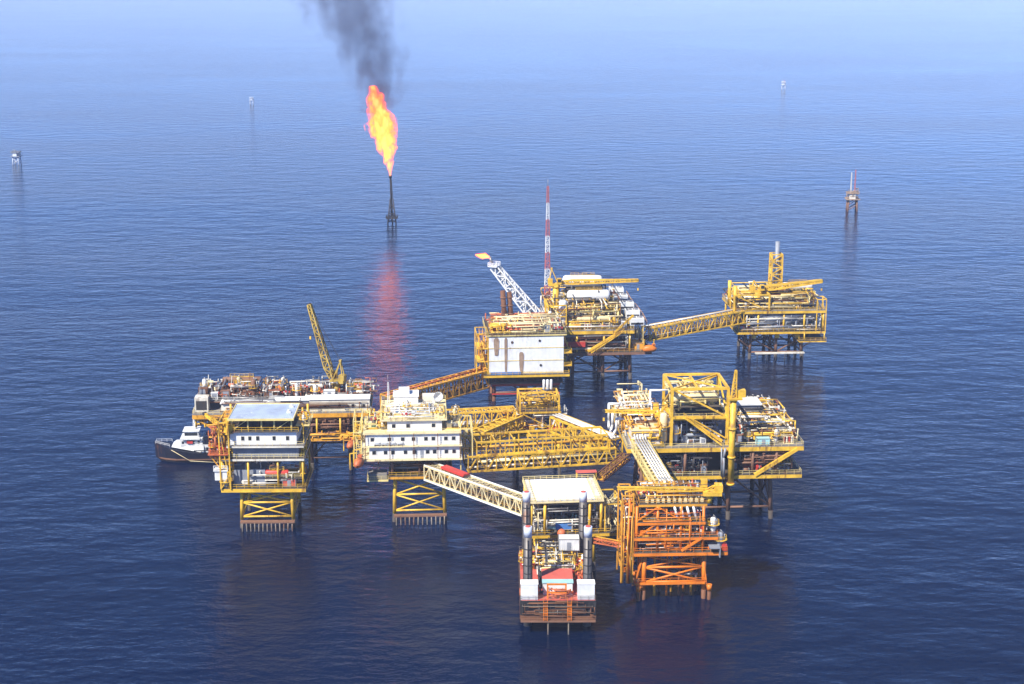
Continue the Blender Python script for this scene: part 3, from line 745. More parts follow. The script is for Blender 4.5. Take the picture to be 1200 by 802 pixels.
    dish(S,(7.4,16,29.51),1.5,'white round satellite dish on the roof of the living quarters',R(10))
    antenna(S,(-6.6,18,29.51),8,'slim white radio mast behind the roof of the living quarters')
    lifeboat(S,(-14.4,-2.8,17.6),'orange lifeboat hung at the left corner of the living quarters, right of another lifeboat',R(74),4.8,'salmon')
    for i in range(4): life_raft(S,(-9.5+i*2.1,-.25,22.71),'small white life raft canister on the balcony of the living quarters','life raft canisters on the quarters balcony')
    return S
Q = quarters()

# ================================================================== supply boat
def supply_boat():
    S = Site('supply_boat','dark hulled supply boat with a white wheelhouse moored under the left end of the platforms','boat',(at_x(249,455,0),455,0),R(184))
    # local: bow towards +x
    L = 35.0; rings = []
    for t,hb,zk,zt in ((-1,3.9,-.6,3.0),(-.9,4.3,-1,3.0),(-.3,4.4,-1.2,3.0),(.3,4.4,-1.2,3.4),(.6,3.9,-1.1,4.2),(.8,2.7,-.9,5.0),(.93,1.2,-.5,5.7),(1.0,.12,.4,6.1)):
        x = t*L/2; xb = x - (0 if t < .6 else (t-.6)*4)
        rings.append([(xb,0,zk),(xb,hb*.72,zk+.2),(x-.2*(t>.6),hb*.92,1.0),(x,hb,zt),(x,-hb,zt),(x-.2*(t>.6),-hb*.92,1.0),(xb,-hb*.72,zk+.2)])
    h = S.put(MB().loft(rings,False),'hull','navy')
    S.put(MB().loft([[(p[0],p[1]*1.012+(0),max(p[2],-.5)) for p in (r[1],r[2])]+[(r[2][0],r[2][1]*1.012,1.35),(r[5][0],r[5][1]*1.012,1.35)]+[(p[0],p[1]*1.012,max(p[2],-.5)) for p in (r[5],r[6])] for r in rings[:7]],False),'boot_stripe','brown',h)
    S.put(MB().bb(-18.3,5,-3.9,3.9,2.2,3.05),'cargo_deck','floor')
    m = MB()
    for sg in (-1,1): m.beam((-18.5,sg*4.1,3.9),(5,sg*4.4,4.1),.25); [m.beam((-18+i*2.3,sg*4.15,3),(-18+i*2.3,sg*4.15,3.9),.15) for i in range(10)]
    S.put(m,'bulwark','navy')
    f = S.put(MB().loft([[(12,2.6,4.9),(12,-2.6,4.9),(2,-3.9,3.2),(2,3.9,3.2)],[(11,2.4,5.7),(11,-2.4,5.7),(2,-3.8,5.3),(2,3.8,5.3)]],False),'forecastle','white')
    S.put(MB().bb(-1.5,2.2,-3.3,3.3,3.06,5.6),'after_house','white'); S.put(MB().bb(9.203,9.26,-2.4,2.4,6.3,7.0),'front_window','glass'); S.put(MB().bb(3,8.6,2.47,4.0,7.55,7.7).rail([(3,3.9,7.7),(8.6,3.9,7.7)],1,.1),'bridge_wing','white')
    for x in (-.9,.6): S.put(MB().bb(x,x+.8,3.303,3.36,4,4.8),'porthole','glass')
    d2 = S.put(MB().bb(2.4,9.2,-3.0,3.0,5.35,7.6),'deckhouse','white')
    wh = S.put(MB().bb(3.6,8.0,-2.4,2.4,7.6,9.7),'wheelhouse','white')
    for b in ((8.003,8.06,-2.2,2.2,8.4,9.3),(3.9,7.8,2.403,2.46,8.4,9.3),(3.9,7.8,-2.46,-2.403,8.4,9.3)): S.put(MB().bb(*b),'window','glass',wh)
    S.put(MB().bb(3.3,8.4,-2.7,2.7,9.7,9.85),'wheelhouse_roof','white',wh)
    for x in (3.2,4.8,6.4,8): S.put(MB().bb(x,x+.7,3.003,3.06,6.0,6.8),'porthole','glass',d2)
    for y in (1.6,-3): S.put(MB().bb(.2,1.9,y,y+1.4,3.2,8.2),'funnel','navy')
    m = MB().lattice((5,0,9.8),(5,0,15),.9,.4,4,.12,3); m.beam((4.9,-1.8,12.6),(4.9,1.8,12.6),.14).beam((5,0,15),(5,0,16.8),.08); m.box((5.3,0,13.6),(.3,2.2,.2)); S.put(m,'mast','white')
    S.put(MB().box((6.2,3.3,6.6),(1.8,.5,.9)),'rescue_gear','red')
    S.put(MB().rail([(10.8,2.4,5.7),(2.3,3.7,5.3)],1.0,.07,1.6).rail([(17,1,5.6),(12.5,2.8,5.0)],.9,.08,1.4).rail([(17,-1,5.6),(12.5,-2.8,5.0)],.9,.08,1.4),'railing','white')
    S.put(MB().path([(12,3.3,4.2),(6,6,1.4),(-2,6.5,.9),(-8,5.6,2.6)],.1,5),'hose','cream')
    rg = random.Random(3)
    for i,(x,y,mt,c) in enumerate(((-3,1.8,'white','white'),(-6.6,-1.4,'pinkred','red'),(-7,2,'blue','blue'),(-11,0,'salmon','orange'))):
        container(S,(x,y,3.06),(3,2.2,2.3),'%s cargo box on the after deck of the supply boat'%c,mt)
supply_boat()
# ================================================================== white-roofed platform
def white_roof():
    S = Site('oil_platform','small yellow platform under a flat bright white roof, behind the jack-up barge','oil platform',(at_x(664,362,15),362,0),R(5.5))
    rg = random.Random(14)
    jacket(S,(-7,7),(2.5,14),10,'yellow',.5,.05,(3,),'marine')
    deck(S,-9.4,14,0,17,10.8,'yellow','floor',.9)
    posts(S,(-8.8,-5.4,5.9,8.8),(.6,16.2),10.8,19.2,.36,'yellow')
    rf = S.put(MB().bb(-9.4,9.4,-.2,17,19.2,19.55),'roof','cream')
    S.put(MB().bb(-7.4,7.2,.2,16.6,19.553,19.75),'roof_sheet','roofwhite',rf)
    S.put(MB().rail([(-9.3,-.1,19.55),(9.3,-.1,19.55),(9.3,16.9,19.55),(-9.3,16.9,19.55)],1.0,.09,1.5,True),'railing','pale_yellow',rf)
    m = MB()
    for x in (-8.4,8.3):
        for i in range(10): m.box((x,1.2+i*1.6,19.8),(.9,.7,.5))
    S.put(m,'roof_fitting','offwhite',rf)
    for x in (-8.8,8.8): S.put(MB().beam((x,.6,11),(x,16.2,19),.3),'sway_brace','yellow')
    S.put(MB().beam((-5.4,16.2,11),(5.9,16.2,19),.3),'sway_brace','yellow')
    S.put(MB().bb(-5,6.5,8,15.4,10.82,17.4),'interior_shade_block','dark')  # dark block painting the shade under the white roof
    outfit(S,(-8.4,8.4,.8,7.6),10.81,14,'the deck under the white roof',51,('offwhite','steel','yellow','cyan','grey'))
    pipework(S,(-8,8,.6,7.4,11.2,18),26,.17,'steel',rg); pipework(S,(-9,9,.4,3,11,15),12,.16,'offwhite',rg); pipework(S,(-9.2,-5.6,.5,8,11,18.5),12,.2,'cream',rg)
    S.put(MB().bb(-2.6,1.4,.9,1.6,11.6,13.2),'tarpaulin','blue')
    # right annexe: open yellow frame with a stair
    m = MB(); x_frame(m,9.8,14,1,12,7.6,18,.3,(2,),True); S.put(m,'annexe_frame','yellow')
    S.put(MB().bb(9.9,13.9,1,12,7.5,7.7),'annexe_floor','floor')
    m = MB(); m.stair((11,2,10.9),(11,10,15.2),1.1); m.stair((12.8,10,15.2),(12.8,3,19.2),1.1); S.put(m,'stair','cream')
    pipework(S,(10,13.8,1.4,11.6,8,17.6),14,.16,'cream',rg)
    outfit(S,(9.6,13.8,1,16.6),10.81,5,'the open annexe right of the white roof',52,('cream','salmon','offwhite'),('pot','tree','skid'),.8)
    return S
W3 = white_roof()

# ================================================================== jack-up barge
def barge():
    S = Site('jackup_barge','small jack-up work barge with red deck and two white front cabins, nearest in the foreground','barge',(at_x(654,327,5),327,0),R(.3))
    rg = random.Random(15)
    # local y 0 = near end
    hl = S.put(MB().bb(-8.7,8.7,0,31,3.6,8),'hull','black')
    S.put(MB().bb(-8.75,8.75,-.08,31.05,3.5,4.5),'rubbing_band','rust',hl)
    S.put(MB().bb(-8.5,8.5,.3,30.7,8.003,8.1),'deck','pinkred',hl)
    m = MB().rail([(-8.6,.1,8.1),(8.6,.1,8.1),(8.6,30.9,8.1),(-8.6,30.9,8.1)],1.1,.06,1.7,True); S.put(m,'railing','dingy',hl)
    S.put(MB().bb(-8.6,8.6,-1.1,-.09,3.2,3.5).rail([(-8.5,-1.0,3.5),(8.5,-1.0,3.5)]),'fender_walkway','brown',hl)
    for x in (-5.2,-.6,3.6): S.put(MB().bb(x,x+2.6,-.5,-.21,5,6.6).bb(x+.3,x+2.3,-.52,-.503,5.3,6.3),'hull_locker','dark',hl)
    pipework(S,(-8.4,8.4,-1.0,-.3,4.7,8),4,.05,'dingy',rg); pipework(S,(-8.4,8.4,-1.0,-.3,4.7,8),12,.1,'rust',rg); pipework(S,(-3.6,3.6,.4,3,8.3,10.4),14,.12,'salmon',rg)
    for x in (-2.9,2.6): S.put(MB().stair((x,-.9,3.6),(x,-.4,8),.9),'boarding_ladder','orange')
    m = MB()
    for i in range(14): m.bb(-8.4+i*1.28,-8.0+i*1.28,-.2,-.081,4.7,7.6)
    S.put(m,'hull_stiffener','dark',hl)
    for x,y in ((-6.9,4.5),(6.9,4.5),(-6.9,26.5),(6.9,26.5)):
        top = 24.4 if y < 10 else 25.0
        lg = S.put(MB().tube((x,y,-4),(x,y,top-2.4),.95,n=16),'leg','legsteel')
        S.put(MB().tube((x,y,top-2.4),(x,y,top),.96,n=16),'leg_tip','hazy',lg)
        m = MB().tube((x,y,top),(x,y,top+.15),.6,n=16); S.put(m,'leg_cap','pinkred',lg)
        m = MB()
        for z in range(9,int(top)-3,2): m.tube((x,y,z),(x,y,z+.25),1.0,n=16)
        for a in (0,90,180,270): m.beam((x+.98*math.cos(R(a)),y+.98*math.sin(R(a)),3),(x+.98*math.cos(R(a)),y+.98*math.sin(R(a)),top-3),.22)
        S.put(m,'leg_rack','dark',lg)
        S.put(MB().tube((x,y,8.1),(x,y,9.6),1.5,n=12).bb(x-1.9,x+1.9,y-1.4,y+1.4,8.1,8.7),'jack_collar','salmon',lg)
    # white cabins at the near corners
    for x in (-6.6,6.4):
        c = S.put(MB().bb(x-1.95,x+1.95,.4,2.9,8.1,11.9),'corner_cabin','white')
        S.put(MB().bb(x-2.05,x+2.05,.3,3,11.9,12.05),'cabin_roof','roofwhite',c)
        S.put(MB().bb(x-.5,x+.4,2.903,2.95,8.3,10.3),'cabin_door','grey',c)
    # central red deckhouse with pale turquoise roof strip and white front
    c = S.put(MB().bb(-3.4,3.4,3.4,11.4,8.1,11.0),'deckhouse','white')
    S.put(MB().bb(-3.6,3.6,5.2,11.6,11.0,11.25),'deckhouse_roof','pinkred',c)
    S.put(MB().bb(-3.6,3.6,3.2,5.19,10.99,11.23),'roof_strip','cyan',c)
    m = MB().beam((-2.4,1.2,8.1),(-2.4,1.2,11.6),.35).beam((1.8,1.2,8.1),(1.8,1.2,11.6),.35).beam((-2.6,1.2,11.6),(2,1.2,11.6),.35).beam((-2.4,1.2,9.6),(1.8,1.2,9.6),.3)
    m.beam((-2.4,1.2,11.4),(-2.4,3.3,8.2),.25).beam((1.8,1.2,11.4),(1.8,3.3,8.2),.25); S.put(m,'towing_frame','orange')
    S.put(MB().bb(-8.4,-4.4,6.2,16,8.1,9.2),'red_hatch','pinkred'); S.put(MB().bb(4.8,8.4,6.4,13,8.1,9.1),'red_platform','pinkred')
    for x in (-2.3,2.4): S.put(MB().tube((x,-.6,-3),(x,-.6,4),.16,n=8),'ladder_pile','dingy')
    m = MB()
    for y,z in ((11.9,11.2),(15,11.4)): m.path([(-3.4,y,8.2),(-3.4,y,z),(4,y+.8,z),(4,y+.8,8.2)],.18)
    S.put(m,'gantry_beam','pale_yellow')
    mach = ('offwhite','white','dark','salmon','yellow','cream','grey')
    outfit(S,(-4.2,4.6,12.4,20.8),8.11,20,'the middle of the barge deck',61,mach,('skid','skid','pot','tank','tree','cabinet','winch','rack'),.7)
    outfit(S,(-4.8,4.8,21,30.4),8.11,15,'the far end of the barge deck',62,('white','offwhite','cream','yellow','salmon'),('skid','container','cabinet','pot','container'),.75)
    outfit(S,(-8.3,-4.6,17,24),8.11,8,'the left edge of the barge deck',63,mach,('skid','pot','tree'),.7)
    outfit(S,(4.9,8.3,14,24),8.11,9,'the right edge of the barge deck',64,('salmon','yellow','brown','white'),('skid','pot','tree','tank'),.7)
    c = container(S,(3.4,24.4,11.2),(5,3.4,3),'large white container raised over the far right of the jack-up barge deck','white')
    [c.put(MB().bb(x,x+.3,y,y+.3,-3.1,.15),'stand_leg','steel') for x in (-2.2,1.9) for y in (-1.4,1.1)]
    S.put(MB().tube((1.8,29,8.1),(1.8,29,13),.4).ball((1.8,29,13.4),1.1,10,6),'buoy_light','salmon')
    pipework(S,(-5,5,12,30,8.6,12.2),30,.13,'dark',rg); pipework(S,(-5,5,12,30,8.6,11.8),28,.13,'offwhite',rg); pipework(S,(-5,5,12,30,8.6,11.8),16,.14,'yellow',rg); pipework(S,(-4.3,-3.6,2,30,8.3,10.5),12,.15,'dark',rg)
    pipework(S,(5,8.3,5,24,8.5,11),16,.15,'salmon',rg); pipework(S,(-8.2,-4.6,16.5,24,8.5,11),12,.15,'yellow',rg)
    for i in range(5): life_raft(S,(-7.9+i*.01,24.4+i*.0+i*1.15,8.11),'white life raft canister in the row at the far left edge of the jack-up barge','life raft canisters on the jack-up barge',R(0)) if i in (0,2) else None
    return S
barge()

# ================================================================== orange wellhead platform
def orange_platform():
    S = Site('wellhead_platform','orange wellhead platform of stacked open decks, front right','oil platform',(at_x(797,345,15),345,0),R(2.5))
    rg = random.Random(16); MT = 'orange'
    P = jacket(S,(-8.2,6.2),(2,10),12,MT,.55,.02,(4.4,8.2),'rust',True)
    for x in (-9.6,7.6):
        for y in (1.2,10.6):
            g = S.put(MB().tube((x,y,-4),(x,y,3.6),.48,n=12),'skirt_pile','rust')
            S.put(MB().beam((x,y,3),(x*.82,y*.9+.3,4.6),.5).tube((x,y,2.4),(x,y,3.9),.66,n=12),'pile_collar',MT,g)
    S.put(MB().bb(-10.6,6.4,.6,1.2,4.2,4.7).rail([(-10.5,.7,4.7),(6.3,.7,4.7)]),'lower_walkway',MT)
    deck(S,-11,11.6,0,12,12.7,MT,'floor',.9,rail=MT)
    deck(S,-11,9.2,.2,12,16.5,MT,'floor',.8,rail=MT)
    deck(S,-10.4,6,.2,12,20.4,MT,'floor',.8,rail='amber')
    deck(S,-10,6.4,.6,12,24.8,'amber','floor',.7,rail='amber')
    posts(S,(-10.4,-5.4,.2,5.6),(.8,11.4),12.7,24.2,.34,MT); posts(S,(-13.9,-12.2),(1,),4.6,26,.26,MT,'side_post'); pipework(S,(-10,5.6,.2,.7,13,24.4),16,.13,'orange',rg); pipework(S,(-10,5.6,.6,6,13,24.4),26,.13,'dark',rg)
    for a,b,w in (((.4,.3,13),(5.4,.3,16.3),.5),((-10,.5,16.8),(-5.6,.5,20),.3),((5.6,11.4,13),(.2,11.4,20),.35),((-10.2,.5,20.8),(-5.6,.5,24),.28),((-5.2,.5,24),(0,.5,20.8),.28)): S.put(MB().beam(a,b,w),'sway_brace',MT)
    for i in range(8): S.put(MB().tube((-5.4+i*1.5,4+2.4*(i%2),-3),(-5.4+i*1.5,4+2.4*(i%2),12),.3,n=8),'conductor',('amber','rust','orange')[i%3])
    for y in (2,10):
        S.put(MB().beam((-10.6,y-.4,4.4),(-8.4,y-.2,11.8),.4),'outer_brace',MT); S.put(MB().beam((7,y-.4,3.4),(5.7,y-.2,11.8),.4),'outer_brace',MT)
    S.put(MB().bb(-8,4,6.5,11.4,12.72,15.4),'lower_storey_shade_block','dark'); S.put(MB().bb(-8.6,3.6,7,11.4,16.52,19.4),'upper_storey_shade_block','dark')
    # wellheads under the top deck, in two rows
    for r_,y in enumerate((2.2,5.2)):
        for i in range(7):
            valve_tree(S,(-7.8+i*1.95,y,20.41),'%s wellhead in the %s row on the third deck of the orange platform'%(('offwhite','off-white')[1] if i%2==0 else 'orange',('front','back')[r_]),'offwhite' if i%2==0 else 'orange','wellheads on the orange platform',3.4)
    for i in range(4): x=-.6+i*1.5; S.put(MB().tube((x,.7,20.8),(x-.9,.9,24.2),.32),'riser_spool','white')
    for i in range(9): x=-7.5+i*1.5; S.put(MB().path([(x,2,25),(x,2,27),(x+.4,9.6,27.4),(x+.4,10.2,25)],.17),'flowline','offwhite')
    for y,z in ((3.4,26),(6,26.4),(9.6,26.8)): S.put(MB().tube((-8.6,y,z),(5.6,y,z),.34),'manifold_header','white')
    m = MB()
    for i in range(11):
        for y in (1.6,8.8): S.put(MB().box((-8+i*1.32,y,25.4),(.7,.8,.9)).tube((-8+i*1.32,y,25.8),(-8+i*1.32,y,26.6),.22),'choke_valve','cream')
    for n,(z0,z1) in enumerate(((13,16),(16.8,19.8),(20.8,24))):
        pipework(S,(-10,8 if n<2 else 5.6,.6,6.5,z0,z1),22,.15,('orange','offwhite','rust')[n],rg); pipework(S,(-10,6,.8,6,z0,z1),12,.12,('steel','orange','white')[n],rg)
    pipework(S,(-9.6,6,1,11.6,25,27.6),26,.14,'amber',rg); pipework(S,(-6,5.4,3,9.5,5,8.4),9,.16,'steel',rg); pipework(S,(-6,5,3,9.5,4.8,6.6),8,.14,'offwhite',rg)
    outfit(S,(-9.6,5.8,1,11),24.81,16,'the top deck of the orange platform',73,('amber','offwhite','salmon','cream','white'),('skid','pot','tree','winch','rack'),.7)
    pipework(S,(-14,-10.6,.4,9,6,27),22,.17,'amber',rg); pipework(S,(-14,-10.6,.2,6,8,26),12,.15,'offwhite',rg); pipework(S,(-13.8,-11,.2,6,5,24),8,.15,'rust',rg)
    outfit(S,(-10.6,8,.6,6),12.71,11,'the lowest deck of the orange platform',71,('orange','white','rust','red'),('skid','pot','tree'),.8)
    outfit(S,(-10.6,8.4,.6,6),16.51,12,'the second deck of the orange platform',72,('orange','offwhite','rust'),('skid','pot','tree','tank'),.8)
    # left stair tower
    m = MB(); x_frame(m,-14,-11.3,.6,9,5,27,.32,(0,1,2,3)); S.put(m,'stair_tower','amber')
    m = MB()
    for i,(a,b) in enumerate(((4.6,8.6),(8.6,12.7),(12.7,16.5),(16.5,20.4),(20.4,24.8))):
        y0,y1 = (1.4,8) if i%2 else (8,1.4); m.stair((-12.6,y0,a),(-12.6,y1,b),1.2)
    S.put(m,'stair',MT)
    for z in (8.6,12.7,16.5,20.4,24.8): S.put(MB().bb(-13.8,-11.02,.8,2.2,z-.12,z),'stair_landing',MT)
    m = MB()
    for i in range(3): m.tube((-13.6+i*.9,.2,5),(-13.4+i*.9,.2,22),.13)
    S.put(m,'riser','amber')
    # turned-out balcony with grey exhausts at right
    S.put(MB().bb(7,9.6,-1.2,3,13.9,14.1).bb(9.4,9.6,-1.2,3,11.6,13.9),'side_frame','grey')
    column_tank(S,(9.9,1.6,12.71),4.4,.8,'grey upright vessel at the right end of the lowest orange deck','grey')
    column_tank(S,(8.2,2.2,16.51),4.2,.7,'white upright vessel on the second deck of the orange platform, right end','white')
    S.put(MB().box((10.8,.8,13.6),(1.2,1.2,1.6)),'hose_reel','red')
    # pipe and stair bridge climbing to the big platform behind, kept as part of the tower
    crane('bright yellow box-girder crane lying level over the front of the orange platform',S.w((6.9,1.2,24.8)),R(180),R(1.0),21,'yellow',2.0,.7,.8,1.6,1.6,rod=.2)
    return S
orange_platform()

# ================================================================== big production platform, right
def big_platform():
    S = Site('oil_platform','big yellow production platform with a tall open frame and a cluttered right deck','oil platform',(at_x(838,396,20),396,0),R(3.0))
    rg = random.Random(17); Y='yellow'
    jacket(S,(-17,-5,5,16.5),(6,18,30),13.6,'brown',.62,.03,(3.5,),'marine')
    deck(S,-24,24.2,0,38,22.7,Y,'greyfloor',1.3,rail='pale_yellow'); deck(S,-19,24,0,38,14.7,Y,'floor',1.1,rail='pale_yellow')
    posts(S,(-17,-8,10.5,17),(.8,37),14.7,21.5,.4,'brown')
    S.put(MB().beam((22.6,.1,22),(11,.1,14.6),.9),'main_brace',Y); S.put(MB().beam((23.6,37,22),(12,37,14.6),.8),'main_brace',Y)
    S.put(MB().bb(-16,-1,6,30,14.72,20.8),'underdeck_shade_block','dark'); S.put(MB().bb(5,20,7,32,14.72,20.4),'right_underdeck_shade_block','dark')  # near-black blocks paint the shade below the upper deck
    for n,(a,b) in enumerate(((-18,-1),(5,22))):
        pipework(S,(a,b,.6,6,15,21),30,.2,('dark','brown')[n],rg); pipework(S,(a,b,.6,6,15,21),14,.16,('grey','steel')[n],rg)
        outfit(S,(a,b,.8,6),14.71,12,('the dark lower deck left of the cylinder','the dark lower deck right of the cylinder')[n],81+n,('steel','brown','cream','red'))
    # tall open frame
    fx0,fx1,fy0,fy1 = -11.8,3.4,2,17
    m = MB(); x_frame(m,fx0,fx1,fy0,fy1,22.7,30.6,.75,(2,)); S.put(m,'lower_frame',Y)
    m = MB(); x_frame(m,fx0,fx1,fy0,fy1,30.6,38.6,.7,(0,1,2,3)); m.beam((fx0,fy0,38.6),(fx1,fy1,38.6),.35); m.beam((fx0,fy1,38.6),(fx1,fy0,38.6),.35)
    m.beam((-4.8,fy0,38.6),(-4.8,fy1,38.6),.5); S.put(m,'upper_frame',Y)
    deck(S,fx0,fx1,fy0,fy1,30.5,Y,'floor',.7,rail='pale_yellow')
    m = MB(); m.beam((-8.4,1.6,30.8),(2,1.6,24),.8); m.beam((-7,1.4,30.8),(3,1.4,24.8),.35); m.stair((-8.6,1.0,31),(1.8,1.0,23),1.2); S.put(m,'frame_stair',Y)
    vessel(S,(-4.8,6,33.2),12.5,1.35,'front cream horizontal tank inside the tall yellow frame',0,'cream'); vessel(S,(-4.8,12,33.2),12.5,1.35,'back cream horizontal tank inside the tall yellow frame',0,'cream')
    S.put(MB().bb(-11.5,2,3.4,15.6,33.0,33.19),'tank_floor','floor')
    pipework(S,(-12,2.4,3,16,31,38),30,.2,'pale_yellow',rg); pipework(S,(-12,2.4,3,16,34,38),12,.22,'offwhite',rg)
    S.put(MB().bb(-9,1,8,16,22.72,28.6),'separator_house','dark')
    outfit(S,(-12,2.6,2.4,7.6),22.71,12,'the floor of the tall yellow frame',83,('red','offwhite','grey','white'))
    pipework(S,(-12,2.4,2.6,8,23.2,29.6),24,.2,'grey',rg)
    # tall cylinder: crane pedestal running down the front, pointed mast on top
    c = S.put(MB().tube((4.2,-1.3,12.6),(4.2,-1.3,36.5),.85,n=18),'crane_column',Y)
    m = MB()
    for z in (12.4,20,28,36): m.tube((4.2,-1.3,z),(4.2,-1.3,z+.5),1.08,n=18)
    S.put(m,'column_flange',Y,c)
    m = MB(); m.lattice((4.2,-1.3,37),(4.6,-1.3,44.5),1.3,.4,5,.15); S.put(m,'pointed_mast','yellow',c)
    S.put(MB().bb(2.6,6.4,-2.6,.4,36.5,37).bb(5.0,7.4,-1.6,.2,37,39),'crane_housing','yellow',c)
    S.put(MB().path([(2.4,-.8,14.5),(2.2,-.8,20),(2.6,-.8,22.6)],.35).path([(1.8,-.5,14.5),(1.6,-.5,22.6)],.22),'riser','grey')
    crane('yellow crane laid level over the left side of the big platform, its boom pointing left',S.w((-13.8,9,22.71)),R(178),R(.5),14,'yellow',6.2,.9,.9,2.2,2,rod=.22)
    # left part: white module, pipe loops
    c = S.put(MB().bb(-22.6,-14.4,1,8,22.71,27.4),'white_module','offwhite'); S.put(MB().bb(-22.9,-14.2,.7,8.3,27.4,27.65),'module_roof','cream',c)
    S.put(MB().bb(-19,-16.4,.92,.998,23,25.8),'module_door','grey',c)
    pipework(S,(-24,-14,9,37,23,31),46,.26,'cream',rg); pipework(S,(-24,-13,1,36,23,29.5),40,.18,'rust',rg); pipework(S,(-24,-13,1,36,23,30),40,.2,'amber',rg); pipework(S,(-24,-13,8.3,34,23,32),30,.15,'white',rg); pipework(S,(-24,-14,8.5,30,23,30),26,.24,'offwhite',rg); pipework(S,(-24,-14,.3,1,23,28),10,.2,'yellow',rg)
    m = MB()
    for k in range(3): y=12+k*4; S.put(MB().path([(-22-k*.6,y,23),(-22-k*.6,y,27.5+k),(-25.5-k*.6,y,27.5+k),(-25.5-k*.6,y,24.5),(-27,y-3,23.5)],.38,8),'pipe_loop','white')
    S.put(MB().path([(-16,14,23),(-16,14,35),(-10.6,14,35)],.28,8),'pipe_loop','white')
    outfit(S,(-23.6,-13.6,10,36),22.71,26,'the left part of the big yellow platform',84,('cream','offwhite','yellow','brown','salmon'),big=1.1)
    column_tank(S,(-13.8,3,22.71),9,1.0,'cream tall vessel left of the tall yellow frame','cream')
    # right deck clutter
    for n,(mt,r,k) in enumerate((('cream',.24,60),('offwhite',.22,50),('salmon',.16,24),('yellow',.2,40),('rust',.18,40),('dark',.18,40))):
        pipework(S,(8 if n else 11,23.4,2.5,36,23,26.6+n%2),k,r,mt,rg)
    outfit(S,(6.5,15,2,18),22.71,16,'the deck strip right of the tall cylinder',85,('offwhite','brown','grey','cyan','cream'),big=.95)
    outfit(S,(15.4,23.6,1.2,18),22.71,18,'the right corner of the big yellow platform',86,('cream','pale_yellow','offwhite','cream'),big=.95)
    outfit(S,(7,23.6,18.4,37),22.71,24,'the back half of the cluttered right deck',87,('offwhite','cream','salmon','white','grey'),big=1.05)
    c = S.put(MB().bb(10.4,16.6,22,28,22.71,28),'control_cabin','grey'); S.put(MB().bb(9.9,17.1,21.5,28.5,28,28.4),'cabin_roof','white',c)
    S.put(MB().bb(11,16,21.9,21.998,25.4,27.2),'cabin_window','glass',c)
    container(S,(13.2,1.6,22.71),(3.6,2.0,2.0),'small white and blue box at the front rail of the right deck','cyan')
    for i in range(11): x=9+i*1.45; h=rg.uniform(3.5,7); yy=rg.uniform(12,36); S.put(MB().beam((x,yy,22.7),(x+rg.uniform(-.7,.7),yy+rg.uniform(-2,2),22.7+h),.2),'vent_pipe',('offwhite','cream','steel')[i%3])
    # covered inclined pipe rack going down to the orange platform
    m = MB()
    for i in range(5): x=-22+i*.72; m.path([(x,.4,26.5),(x,-1.0,25.6),(x+1.6,-33,25.6),(x+1.6,-38,26.4)],.24,6)
    S.put(m,'pipe_rack_line','white')
    m = MB()
    for x0_ in (-22.8,-18.4): m.beam((x0_,-.3,25),(x0_+1.6,-38,24.9),.5); m.beam((x0_,-.3,22.4),(x0_+1.6,-38,23),.4)
    for i in range(15): y=-1-i*2.6; dx=1.6*(i/14.5); m.beam((-22.8+dx,y,25),(-18.4+dx,y,25),.3); m.beam((-22.8+dx,y,22.6),(-22.8+dx,y,25),.25); m.beam((-18.4+dx,y,22.6),(-18.4+dx,y,25),.25); m.beam((-22.8+dx,y,22.6),(-18.4+dx,y,22.6),.25)
    S.put(m,'pipe_rack','pale_yellow')
    return S
big_platform()
# ================================================================== middle junction frame
def junction():
    S = Site('oil_platform','small open yellow frame platform where the bridges meet, in the middle','oil platform',(at_x(632,437,20),437,0),R(5))
    rg = random.Random(18); Y='yellow'
    jacket(S,(-6,6),(2,12),13,Y,.45,.05,(3.2,),'marine')
    deck(S,-8,10,0,14,13.8,Y,'floor',.9); deck(S,-6.2,6.6,1,10,20.4,Y,'floor',.7)
    m = MB(); x_frame(m,-5.6,6,1.2,9.6,13.8,20,.45,(0,2)); S.put(m,'lower_frame',Y)
    m = MB(); x_frame(m,-5.6,6,1.2,9.6,20.4,25,.45,(1,2,3)); m.beam((-5.6,5.4,25),(6,5.4,25),.35); m.beam((0,1.2,25),(0,9.6,25),.35); m.beam((-5.6,1.2,25),(0,9.6,25),.22); m.beam((6,1.2,25),(0,9.6,25),.22); S.put(m,'top_frame',Y)
    pipework(S,(-5.4,5.6,1.6,9.4,20.8,24.6),30,.17,'yellow',rg); pipework(S,(-6,9,1,13,14.2,20),24,.2,'offwhite',rg); pipework(S,(-6,9,1,13,14,19),16,.2,'amber',rg)
    S.put(MB().bb(-5.4,2,4,11,13.82,17.8),'instrument_house','panel')
    m = MB()
    for i in range(4): S.put(MB().capsule((3.6+i*.9,3,15.2),(4.4+i*.9,3,18.6),.42,10),'filter_vessel','white')
    pass
    m = MB()
    for i in range(3): S.put(MB().capsule((2.2+i*1.1,8,25.3),(2.2+i*1.1,8,28),.42,10),'vent_silencer','white')
    S.put(MB().bb(2.4,8,1,4,13.82,14.9),'red_skid','red'); S.put(MB().bb(-11,-8.05,2,9,19.6,19.9).rail([(-10.9,2.1,19.9),(-8.1,2.1,19.9)]),'side_platform','amber')
    outfit(S,(-7.6,2,.6,3.6),13.81,4,'the deck of the small junction frame',91,('amber','offwhite','yellow'),('skid','pot','tree'),.8)
    return S
junction()

